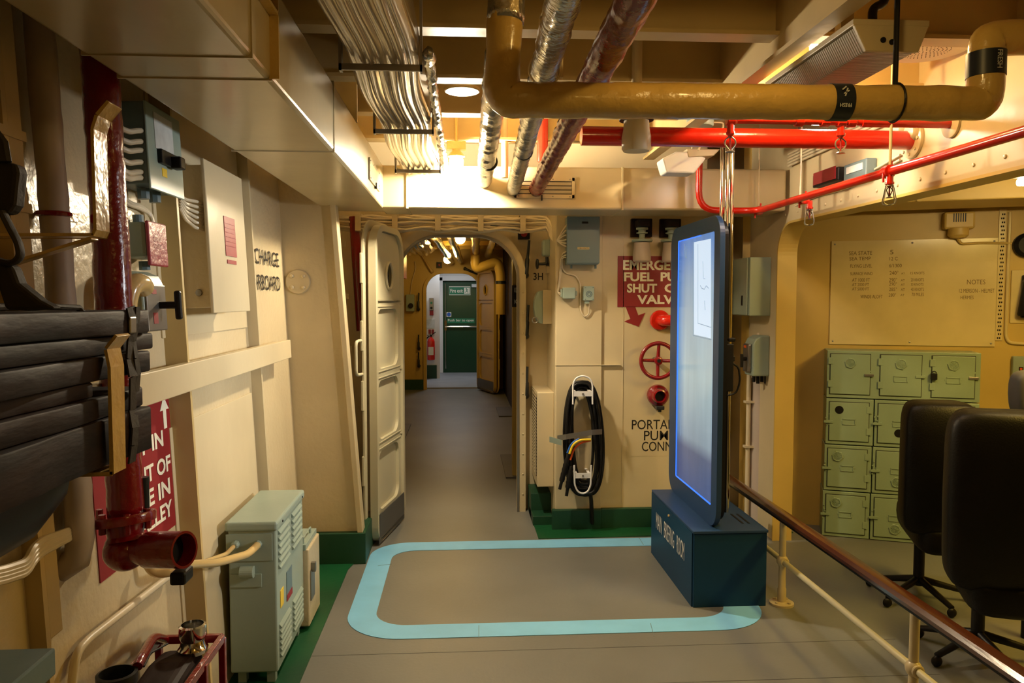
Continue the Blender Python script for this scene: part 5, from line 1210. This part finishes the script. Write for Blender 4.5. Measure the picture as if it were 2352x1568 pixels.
for ya, yb2 in ((ty0+Ly*.08, ty0+Ly*.42), (ty0+Ly*.54, ty0+Ly*.88)):
    louv(ya, yb2, ztop-.19, ztop-.06, 6); louv(ya, yb2, .09, .20, 6)
yc = ty0+Ly*.12; MB().box(tx1-.004, tx1-.002, yc, yc+.05, .27, .335).build('yellow_sticker', 'yellow', t)
MB().box(tx1-.004, tx1-.002, yc+.10, yc+.19, .27, .37).build('rating_plate', 'ggb', t); MB().box(tx1-.003, tx1-.001, yc+.10, yc+.19, .255, .28).build('red_plate', 'redlab', t)
MB().box(-.865, -.70, ty0+.004, ty0+.008, ztop-.145, ztop-.045).build('gland_plate', 'gg', t, bevel=.001)
for px in (541, 592): 
    q = W(px,1250,ty0); MB().lathe(V((q.x, ty0+.006, q.z)), -YA, [(.015,0),(.015,.015),(.012,.02),(.012,.03),(0,.03)], 8).build('gland', 'gg', t)
q = W(565,1325,ty0); MB().box(q.x-.06, q.x+.055, ty0+.003, ty0+.008, q.z-.04, q.z+.01).cyl((q.x-.02, ty0-.004, q.z+.02), (q.x+.03, ty0-.004, q.z+.02), .022, seg=18).build('lifting_lug', 'gg', t, bevel=.002)
b = MB(); screwheads(b, [V((tx1+.004, y, ztop-.02)) for y in (ty0+.08, ty1-.05)], XA, .005); b.build('screw', 'black', t)
q0, q1 = W(592,1250,ty0), W(541,1250,ty0)
t = thing('conduit', 'thick yellowish conduit curving from under the red valve into the large louvred box', 'conduit', tuple(q0))
MB().tube([WL(335,1290,.03), WL(355,1318,.05), W(400,1312,2.15), W(436,1296,2.3), W(500,1292,2.5), W(570,1272,ty0-.09), V((q0.x, ty0-.025, q0.z)), V((q0.x, ty0+.0, q0.z))], .0135, 14, fillet=.05).build('tube', 'brass', t, smooth=True)
MB().tube([W(470,1290,2.52), W(520,1272,ty0-.06), V((q1.x, ty0-.02, q1.z)), V((q1.x, ty0, q1.z))], .008, 12, fillet=.03).build('branch', 'brass', t, smooth=True)
t = thing('small_box', 'small cream box with latch on the deck just beyond the louvred box', 'box', (-.72, 3.35, 0))
za, zb2 = W(715,1430,3.3).z, W(715,1245,3.3).z
MB().box(-.80, -.665, 3.26, 3.50, max(za,.01), zb2-.02).build('casing', 'creamr', t, bevel=.006)
MB().box(-.79, -.675, 3.25, 3.49, zb2-.02, zb2+.005).tube([(-.69,3.27,zb2+.0), (-.69,3.27,zb2+.03), (-.69,3.42,zb2+.03), (-.69,3.42,zb2)], .006, 8).build('lid', 'gg', t, bevel=.006)
MB().box(-.665, -.645, 3.30, 3.32, zb2-.13, zb2-.09).box(-.665, -.66, 3.28, 3.36, zb2-.25, zb2-.12).build('latch', 'steel', t)
MB().box(-.7665, -.70, 3.238, 3.24, zb2-.09, zb2-.07).build('label_strip', 'redlab', t)
# grey cabinet at bottom left
t = thing('grey_cabinet', 'grey green metal cabinet top cut by the bottom left corner', 'cabinet', (-.85, 1.2, 0))
zc2 = X(128,1486,-.745).z; yc2 = X(128,1486,-.745).y
MB().box(-.868, -.765, .75, yc2-.01, 0, zc2-.05).build('body', 'ggb', t, bevel=.004)
MB().box(-.872, -.745, .74, yc2, zc2-.05, zc2).build('lid', 'ggb', t, bevel=.004)
MB().box(-.865, -.80, .9, yc2-.09, zc2, zc2+.02).build('black_mat', 'black', t, bevel=.004)
# red pump rack
t = thing('pump_rack', 'low red tubular rack carrying a dark tank with a steel neck, bottom left', 'rack', (-.8, 2, 0))
rz = .465; rx0, rx1, ry0, ry1 = -.86, -.685, 1.62, 2.16
for a, bq in (((rx0,ry1,rz),(rx1,ry1,rz)), ((rx1,ry1,rz),(rx1,ry0,rz)), ((rx0,ry0,rz),(rx0,ry1,rz)), ((rx0,ry0,rz),(rx1,ry0,rz)), ((rx0,ry0,.06),(rx1,ry0,.06)), ((rx1,ry0,.06),(rx1,ry1,.06)), ((rx0,ry1,.06),(rx1,ry1,.06)), ((rx0,ry0,.06),(rx0,ry1,.06)), ((rx1,ry1-.16,rz),(rx1,ry1-.16,.06))):
    MB().bar(a, bq, .016, .022).build('rail', 'dred', t, bevel=.002)
for x in (rx0, rx1):
    for y in (ry0, ry1): MB().box(x-.009, x+.009, y-.009, y+.009, 0, rz).build('leg', 'dred', t, bevel=.002)
MB().prism([V((-.84, 1.66, .08)), V((-.84, 2.13, .08)), V((-.84, 2.13, .455)), V((-.84, 2.02, .465)), V((-.84, 1.66, .43))], (.12,0,0)).build('tank', 'slat', t, bevel=.03, segs=4)
nk = V((-.745, 2.10, .455)); MB().lathe(nk, ZA, [(.036,0),(.040,.012),(.034,.02),(.030,.034),(.036,.045),(.036,.075),(.029,.078),(.027,.05),(0,.05)], 28).build('steel_neck', 'chrome', t, smooth=True)
MB().lathe(nk+ZA*.051, ZA, [(.026,0),(.026,.001),(0,.001)], 20).build('dark_bore', 'black', t)
rc = W(268,1545,1.80)
MB().lathe(rc-ZA*.06, ZA, [(.034,0),(.040,.02),(.045,.04),(.045,.06),(.038,.062),(.036,.03),(0,.03)], 28).build('hose_ring', 'dsteel', t, smooth=True)
MB().tube([rc+V((.035,.03,.0)), W(325,1510,1.86), W(352,1462,2.05), V((rx0+.02, ry1, rz))], .012, 12, fillet=.04).build('arm', 'dred', t, smooth=True)
MB().tube([W(385,1478,2.1), W(345,1500,2.0), W(330,1530,1.9)], .003, 6).build('wire', 'black', t)
MB().cyl(rc-ZA*.06, (rc.x, rc.y, .06), .02, seg=14).build('stem', 'dsteel', t)

# ================================================================ side room
def onp(px, py, base):         # pixel -> point of a vertical plane through base, along dW
    r = ray(px, py); t_ = (base-E0).dot(nW)/r.dot(nW); return E0+r*t_
def sval(p): return (p-A0).dot(dW)
# whiteboard
s0, s1 = sval(onp(1907,670,AW)), sval(onp(2288,670,AW)); z0 = onp(1907,790,AW).z; z1 = onp(1907,554,AW).z
PB = lambda s, z, d=0: A0+dW*s+nW*(-.22+d)+ZA*(z-A0.z)
t = thing('whiteboard', 'yellowed whiteboard with faint marker notes on the side room wall', 'whiteboard', tuple(PB((s0+s1)/2, z0)))
MB().obox(PB(s0,z0), dW*(s1-s0), nW*.010, ZA*(z1-z0)).build('board', 'board', t, bevel=.002)
b = MB(); screwheads(b, [PB(s, z, .010) for s in (s0+.02, (s0+s1)/2, s1-.02) for z in (z0+.02, z1-.02)], nW, .006); b.build('screw', 'steel', t)
DW, NWp = dW, nW
for body, xa_, ya_, xb_, yb2 in (('SEA STATE',1950,586,2003,577), ('5',2044,584,2052,574), ('SEA TEMP',1951,598,2000,590), ('12 C',2043,598,2062,590), ('FLYING LEVEL',1953,615,2003,607), ('6/1300',2042,614,2071,606), ('SURFACE WIND',1953,632,2004,625), ('240°',2043,631,2063,622), ('AT',2070,630,2078,626), ('15 KNOTS',2091,630,2123,624), ('AT 1000 FT',1957,647,1998,639), ('290°',2042,647,2060,638), ('AT',2069,646,2078,641), ('20 KNOTS',2092,646,2122,639), ('AT 2000 FT',1957,657,1996,650), ('290°',2042,656,2060,648), ('AT',2069,656,2078,651), ('30 KNOTS',2092,656,2121,650), ('AT 5000 FT',1957,667,1996,660), ('285°',2042,668,2060,660), ('AT',2069,668,2078,662), ('40 KNOTS',2092,668,2122,661), ('WINDS ALOFT',1976,685,2027,677), ('280°',2041,681,2058,673), ('AT',2068,680,2077,675), ('70 MILES',2094,680,2122,672), ('NOTES',2221,653,2263,642), ('12 MERSON - HELMET',2203,672,2284,663), ('HERMES',2206,687,2236,679)):
    p0, p1 = onp(xa_, ya_, AW+nW*.0105), onp(xb_, ya_, AW+nW*.0105); p2 = onp(xa_, yb2, AW+nW*.0105)
    text(body, p0, dW, ZA, (p1-p0).dot(dW), p2.z-p0.z, 'ink', t, name='marker_writing', bold=.0, raise_=.0004)
# lockers
DPT = .21
def locker(s0, s1, z0, z1, label, style, door0=None):
    t = thing('locker', label, 'locker', tuple(A0+dW*s0+ZA*z0), 'green lockers')
    g = .003
    MB().obox(A0+dW*(s0+g)-nW*DPT+ZA*(z0+g), dW*(s1-s0-2*g), nW*(DPT-.002), ZA*(z1-z0-2*g)).build('carcass', 'locker', t, bevel=.003)
    ds = [(s0, s1)] if style != 'triple' else [(s0+(s1-s0)*k/3, s0+(s1-s0)*(k+1)/3) for k in range(3)]
    for i, (a, b2) in enumerate(ds):
        Q = lambda u, z, d=0: A0+dW*u+nW*d+ZA*z
        m = .022; w_ = b2-a; fa, fb = a+m, b2-m*(1.5 if style == 'triple' else 1.3); za, zb2 = z0+.026, z1-.024
        MB().obox(Q(fa-.004, za-.004, -.001), dW*(fb-fa+.008), nW*.0015, ZA*(zb2-za+.008)).build('door_gap', 'lockd', t)
        dr = MB().obox(Q(fa, za, 0), dW*(fb-fa), nW*.006, ZA*(zb2-za)).build('door', 'locker', t, bevel=.002)
        if style == 'triple': vc = Q((fa+fb)/2+.0, zb2-.052, .006)
        elif style in ('ventlow',): vc = Q(fa+w_*.40, za+.05, .006)
        else: vc = Q(fa+w_*.20, zb2-.045, .006)
        if style != 'hole' and style != 'holelow':
            b = MB().lathe(vc, nW, [(.034,0),(.034,.003),(.030,.006),(.026,.003),(0,.0035)], 6, a0=.3)
            b.torus(vc+nW*.004, nW, .026, .003, 28, 6)
            for k in range(12):
                an = k*PI/6; u = dW*math.cos(an)+ZA*math.sin(an); b.bar(vc+nW*.005+u*.005, vc+nW*.005+u*.024, .002, .003, up=tuple(nW))
            b.build('round_vent', 'locker', dr)
        else:
            if style == 'holelow': vc = Q(fa+w_*.40, za+.06, .006)
            MB().lathe(vc, nW, [(.024,0),(.024,.001),(0,.001)], 24).build('black_hole', 'black', dr)
        if not (style == 'triple' and i == 0):
            cc = Q((fa+fb)/2, (za+zb2)/2-(.02 if style == 'triple' else -.0), .006)
            b = MB()
            for (u, v, uw, vh) in ((-.036,-.018,.072,.005), (-.036,.013,.072,.005), (-.036,-.018,.005,.036), (.031,-.018,.005,.036)): b.obox(cc+dW*u+ZA*v, dW*uw, nW*.004, ZA*vh)
            b.obox(cc+dW*-.044, dW*.008, nW*.002, ZA*.008).obox(cc+dW*.036, dW*.008, nW*.002, ZA*.008).build('card_holder', 'locker', dr)
        # hinges on the right edge, hasp on the left (mirrored on the top row)
        hs, ls = (fb, fa) if style != 'triple' else (fa, fb)
        for zz2 in (za+.04, zb2-.06): MB().obox(Q(hs-.012, zz2, .004), dW*.026, nW*.005, ZA*.04).build('hinge', 'locker', dr, bevel=.001)
        MB().obox(Q(ls-.03, (za+zb2)/2-.01, .006), dW*.05, nW*.007, ZA*.014).build('hasp', 'locker' if style != 'triple' or i == 1 else 'steel', dr, bevel=.001)
        b = MB()
        for k in range(7): b.lathe(Q(ls-.01+random.uniform(-.012,.012), (za+zb2)/2+random.uniform(-.03,.05), .001), nW, [(.005,0),(.004,.003),(0,.004)], 7)
        b.build('welded_lump', 'locker', dr)
    if style == 'triple':
        p_ = A0+dW*(s0+(s1-s0)*.667+.012)+nW*.012+ZA*((z0+z1)/2-.015)
        MB().obox(p_, dW*.032, nW*.018, ZA*.036).torus(p_+dW*.016+nW*.009+ZA*.036, nW, .012, .003, 16, 6).build('padlock', 'black', t, bevel=.003)
    return t
sa, sb, sc_, sd_ = [sval(onp(px, 860, A0)) for px in (1898, 2010, 2131, 2254)]
zt0, zt1 = onp(1898,913,A0).z, onp(1898,803,A0).z
locker(sa, sd_, zt0, zt1, 'top row of green lockers, one wide unit with three doors', 'triple')
zr = [zt0*(3-k)/3 for k in range(4)]
rown = ['second row down', 'third row down', 'bottom row']; coln = ['left column', 'middle column', 'right column']
sty = [['hole','vent','vent'], ['holelow','ventlow','ventlow'], ['vent','vent','vent']]
for c_ in range(3):
    a, b2 = (sa, sb, sc_, sd_)[c_], (sa, sb, sc_, sd_)[c_+1]
    for r_i in range(3):
        locker(a-.004*(r_i), b2-.004*(r_i), zr[r_i+1], zr[r_i], 'green locker with %s, %s, %s' % ({'hole':'a black hole in its door','holelow':'a low black hole','vent':'a round vent at top','ventlow':'a low round vent'}[sty[c_][r_i]], rown[r_i], coln[c_]), sty[c_][r_i])
# perforated strip, phone, fan, panel
s_, z0, z1 = sval(onp(2299,600,AW)), onp(2299,782,AW).z, onp(2299,480,AW).z
t = thing('perforated_strip', 'vertical perforated cable strip right of the whiteboard', 'strip', tuple(PB(s_, z0)))
MB().obox(PB(s_-.018, z0), dW*.036, nW*.008, ZA*(z1-z0)).build('strip', 'board', t, bevel=.001)
b = MB()
for k in range(32):
    for j in (-.009, .001): b.obox(PB(s_+j+(.004 if k % 2 else 0), z0+.01+k*(z1-z0)/33, .0081), dW*.007, nW*.0006, ZA*.010)
b.build('slot', 'slat', t)['kind'] = 'stuff'
MB().tube([PB(s_+.035, z1-.02, .01), PB(s_+.035, z0+.03, .01), PB(s_+.05, z0-.01, .01), PB(s_+.2, z0-.02, .01)], .009, 8, fillet=.03).build('cable', 'board', t, smooth=True)
s_, z_ = sval(onp(2198,508,AW)), onp(2198,512,AW).z
t = thing('siren', 'cream grilled siren on the side room wall just above the whiteboard', 'siren', tuple(PB(s_, z_)))
MB().obox(PB(s_-.08, z_-.04), dW*.16, nW*.07, ZA*.10).build('body', 'passage', t, bevel=.012)
MB().lathe(PB(s_, z_-.035, .04), -ZA, [(.055,0),(.055,.04),(.04,.055),(0,.06)], 24).build('lower_cap', 'passage', t, smooth=True)
b = MB()
for k in range(6): b.obox(PB(s_-.034+k*.012, z_+.0, .07), dW*.006, nW*.001, ZA*.05)
b.build('grille', 'black', t)
MB().tube([PB(s_, z_-.09, .03), PB(s_+.02, z_-.125, .02), PB(s_+.12, z_-.12, .012), PB(s_+.28, z_-.125, .012)], .008, 8, fillet=.02).build('cable', 'passage', t, smooth=True)
s_, z0, z1 = sval(onp(2320,680,AW)), onp(2320,742,AW).z, onp(2320,620,AW).z
t = thing('wall_telephone', 'black telephone handset on a cream back plate at the right edge', 'telephone', tuple(PB(s_, z0)))
MB().obox(PB(s_, z0), dW*.24, nW*.01, ZA*(z1-z0)).build('back_plate', 'board', t, bevel=.006)
b = MB(); c_ = PB(s_+.06, (z0+z1)/2, .05)
b.tube([c_+ZA*.11, c_+ZA*.10+dW*.02, c_, c_-ZA*.10, c_-ZA*.11], [.03,.035,.022,.035,.03], 14); b.build('handset', 'black', t, smooth=True)
MB().obox(PB(s_+.05, z0+.03, .01), dW*.12, nW*.03, ZA*(z1-z0-.06)).build('cradle', 'black', t, bevel=.008)
p_ = PB(s_+.07, z1+.14, .0); t2 = thing('round_speaker', 'dark round fitting above the wall telephone at the right edge', 'speaker', tuple(p_)); MB().lathe(p_, nW, [(.07,0),(.07,.03),(.05,.05),(0,.05)], 24).build('cone', 'black', t2, smooth=True)
s_, z0, z1 = sval(onp(2321,850,AW)), onp(2321,890,AW).z, onp(2321,817,AW).z
t = thing('keypad_panel', 'grey keypad panel with orange keys and a red bar beside the lockers', 'panel', tuple(PB(s_, z0)))
MB().obox(PB(s_, z0), dW*.16, nW*.04, ZA*(z1-z0)).build('casing', 'gg', t, bevel=.006)
for i in range(3):
    for j in range(2):
        k_ = MB().obox(PB(s_+.03+i*.028, z0+.075+j*.028, .04), dW*.022, nW*.003, ZA*.022).build('key', 'black', t)
        MB().obox(PB(s_+.035+i*.028, z0+.080+j*.028, .043), dW*.012, nW*.001, ZA*.012).build('orange_cap', 'orange', k_)
MB().obox(PB(s_+.035, z0+.035, .04), dW*.09, nW*.003, ZA*.028).build('red_bar', 'redlab', t)
# lamp over the side room
p_ = W(2345,424,3.15); t = thing('tube_lamp', 'lit fluorescent tube glaring at the right edge over the side room', 'lamp', tuple(p_))
MB().box(p_.x-.02, p_.x+.55, p_.y-.03, p_.y+.03, p_.z+.03, p_.z+.07).box(p_.x+.1, p_.x+.13, p_.y-.01, p_.y+.01, p_.z+.07, ZD).build('housing', 'fixture', t, bevel=.004)
MB().cyl((p_.x-.01, p_.y, p_.z+.01), (p_.x+.54, p_.y, p_.z+.01), .016, seg=14).build('tube', 'tube', t, smooth=True)

# chairs
def superq(c, h, e1, e2, rx=0, rz=0, seg=32, rings=20, bow=0, lean=0):
    b = MB(); sg = lambda v, p: math.copysign(abs(v)**p, v)
    R = Matrix.Rotation(rz, 4, 'Z') @ Matrix.Rotation(rx, 4, 'X')
    for i in range(rings+1):
        p = -PI/2+PI*i/rings
        for k in range(seg):
            q = 2*PI*k/seg
            v = V((h[0]*sg(math.cos(p), e1)*sg(math.cos(q), e2), h[1]*sg(math.cos(p), e1)*sg(math.sin(q), e2), h[2]*sg(math.sin(p), e1)))
            v.y += bow*((v.z/h[2])**2)+ .5*bow*((v.x/h[0])**2); v.x *= 1-.10*max(0, -v.z/h[2])
            b.v.append(V(c)+(R @ v))
    for i in range(rings):
        for k in range(seg):
            k2 = (k+1) % seg; b.f.append((i*seg+k, i*seg+k2, (i+1)*seg+k2, (i+1)*seg+k))
    return b
def chair(label, c, rz, H=.31, hw=.20, zc=.66):
    t = thing('swivel_chair', label, 'chair', (c[0], c[1], 0), 'black leather chairs')
    R = Matrix.Rotation(rz, 4, 'Z'); loc = lambda x, y, z: V((c[0], c[1], 0))+(R @ V((x, y, z)))
    superq(loc(0, 0, zc), (hw, .065, H), .30, .38, rx=.10, rz=rz, bow=.045).build('backrest', 'leather', t, smooth='all')
    superq(loc(0, .035, zc+.01), (hw*.93, .075, H*.97), .32, .45, rx=.10, rz=rz, bow=.05).build('front_cushion', 'leather', t, smooth='all')
    superq(loc(.05, .22, zc-H+.0), (hw*.80, .22, .075), .42, .45, rx=.12, rz=rz).build('seat', 'leather', t, smooth='all')
    MB().cyl(loc(0,.24,.07), loc(0,.24,zc-H-.03), .024).build('gas_column', 'black', t, smooth=True)
    for k in range(5):
        an = rz+2*PI*k/5-PI/2+.35; e_ = loc(0,.24,0)+V((math.cos(an)*.22, math.sin(an)*.22, .045))
        l_ = MB().tube([loc(0,.24,.10), e_], [.018,.012], 10).build('leg', 'black', t, smooth=True)
        MB().sphere(e_-ZA*.022, .022, (1,.6,1), 14, 8).build('caster', 'black', l_, smooth=True)
    return t
cA = W(2160,1100,3.2); chair('black leather swivel chair with its back to us, just in front of the lockers', (cA.x, 3.2), -.25, .30, .155, W(2160,925,3.2).z-.305)
cB = W(2305,1100,2.62); chair('larger black leather swivel chair cut by the right edge, nearest the rail', (cB.x, 2.62), -.35, .34, .185, W(2290,950,2.62).z-.34)
p_ = W(2378,905,3.0); t = thing('office_chair', 'chair of which only a dark grey rounded headrest shows at the right edge', 'chair', (p_.x, p_.y, 0))
superq(p_, (.10,.05,.10), .5, .5).build('head_cushion', 'kick', t, smooth='all'); MB().cyl((p_.x, p_.y, 0), p_, .02).build('post', 'black', t)

# handrail
rx = 1.478; hz_a, hz_b = X(1682,1092,rx+.01), X(2352,1552,rx+.01)
t = thing('handrail', 'low rail with a dark varnished wooden top on cream posts at lower right', 'railing', (rx, 3.2, 0))
zA_, zB_ = X(1798,1183,rx).z, X(2200,1455,rx).z; zr_ = (zA_+zB_)/2
ya_, yb2 = 4.35, .9
b = MB(); prof = [(-.028,-.010),(-.030,.004),(-.020,.016),(0,.020),(.020,.016),(.030,.004),(.028,-.010),(.014,-.014),(.010,-.022),(-.010,-.022),(-.014,-.014)]
b.prism([V((rx+x, ya_, zr_+z)) for x, z in prof], (0, yb2-ya_, 0)); b.build('wooden_top', 'wood', t, smooth=True)
MB().box(rx-.012, rx+.012, yb2, ya_-.02, zr_-.030, zr_-.022).build('steel_core', 'black', t)
jz = X(1798,1288,rx).z
MB().cyl((rx, ya_-.1, jz), (rx, yb2, jz), .0125, seg=18).build('lower_bar', 'white' if False else 'door', t, smooth=True)
for y in (X(1797,1288,rx).y, X(2098,1540,rx).y, 1.15):
    p_ = MB().lathe((rx, y, 0), ZA, [(.020,0),(.020,.075),(.017,.08),(.0155,jz-.03),(.0155,zr_-.03),(.0,zr_-.028)], 20).build('post', 'cream', t, smooth=True)
    MB().lathe((rx, y, 0), ZA, [(.055,0),(.055,.010),(.050,.013),(.022,.015),(.0,.016)], 28).build('foot_flange', 'cream', p_, smooth=True)
    b = MB()
    for k in range(4): b.lathe((rx+.039*math.cos(k*PI/2+.6), y+.039*math.sin(k*PI/2+.6), .013), ZA, [(.008,0),(.008,.006),(0,.007)], 6)
    b.build('bolt', 'cream', p_)
    MB().sphere((rx, y, jz), .026, (1,1.1,1.1), 18, 12).torus((rx, y-.026, jz), YA, .016, .006, 20, 8).build('ball_joint', 'cream', p_, smooth=True)
# passage side rail behind posts, small dark object at arch foot
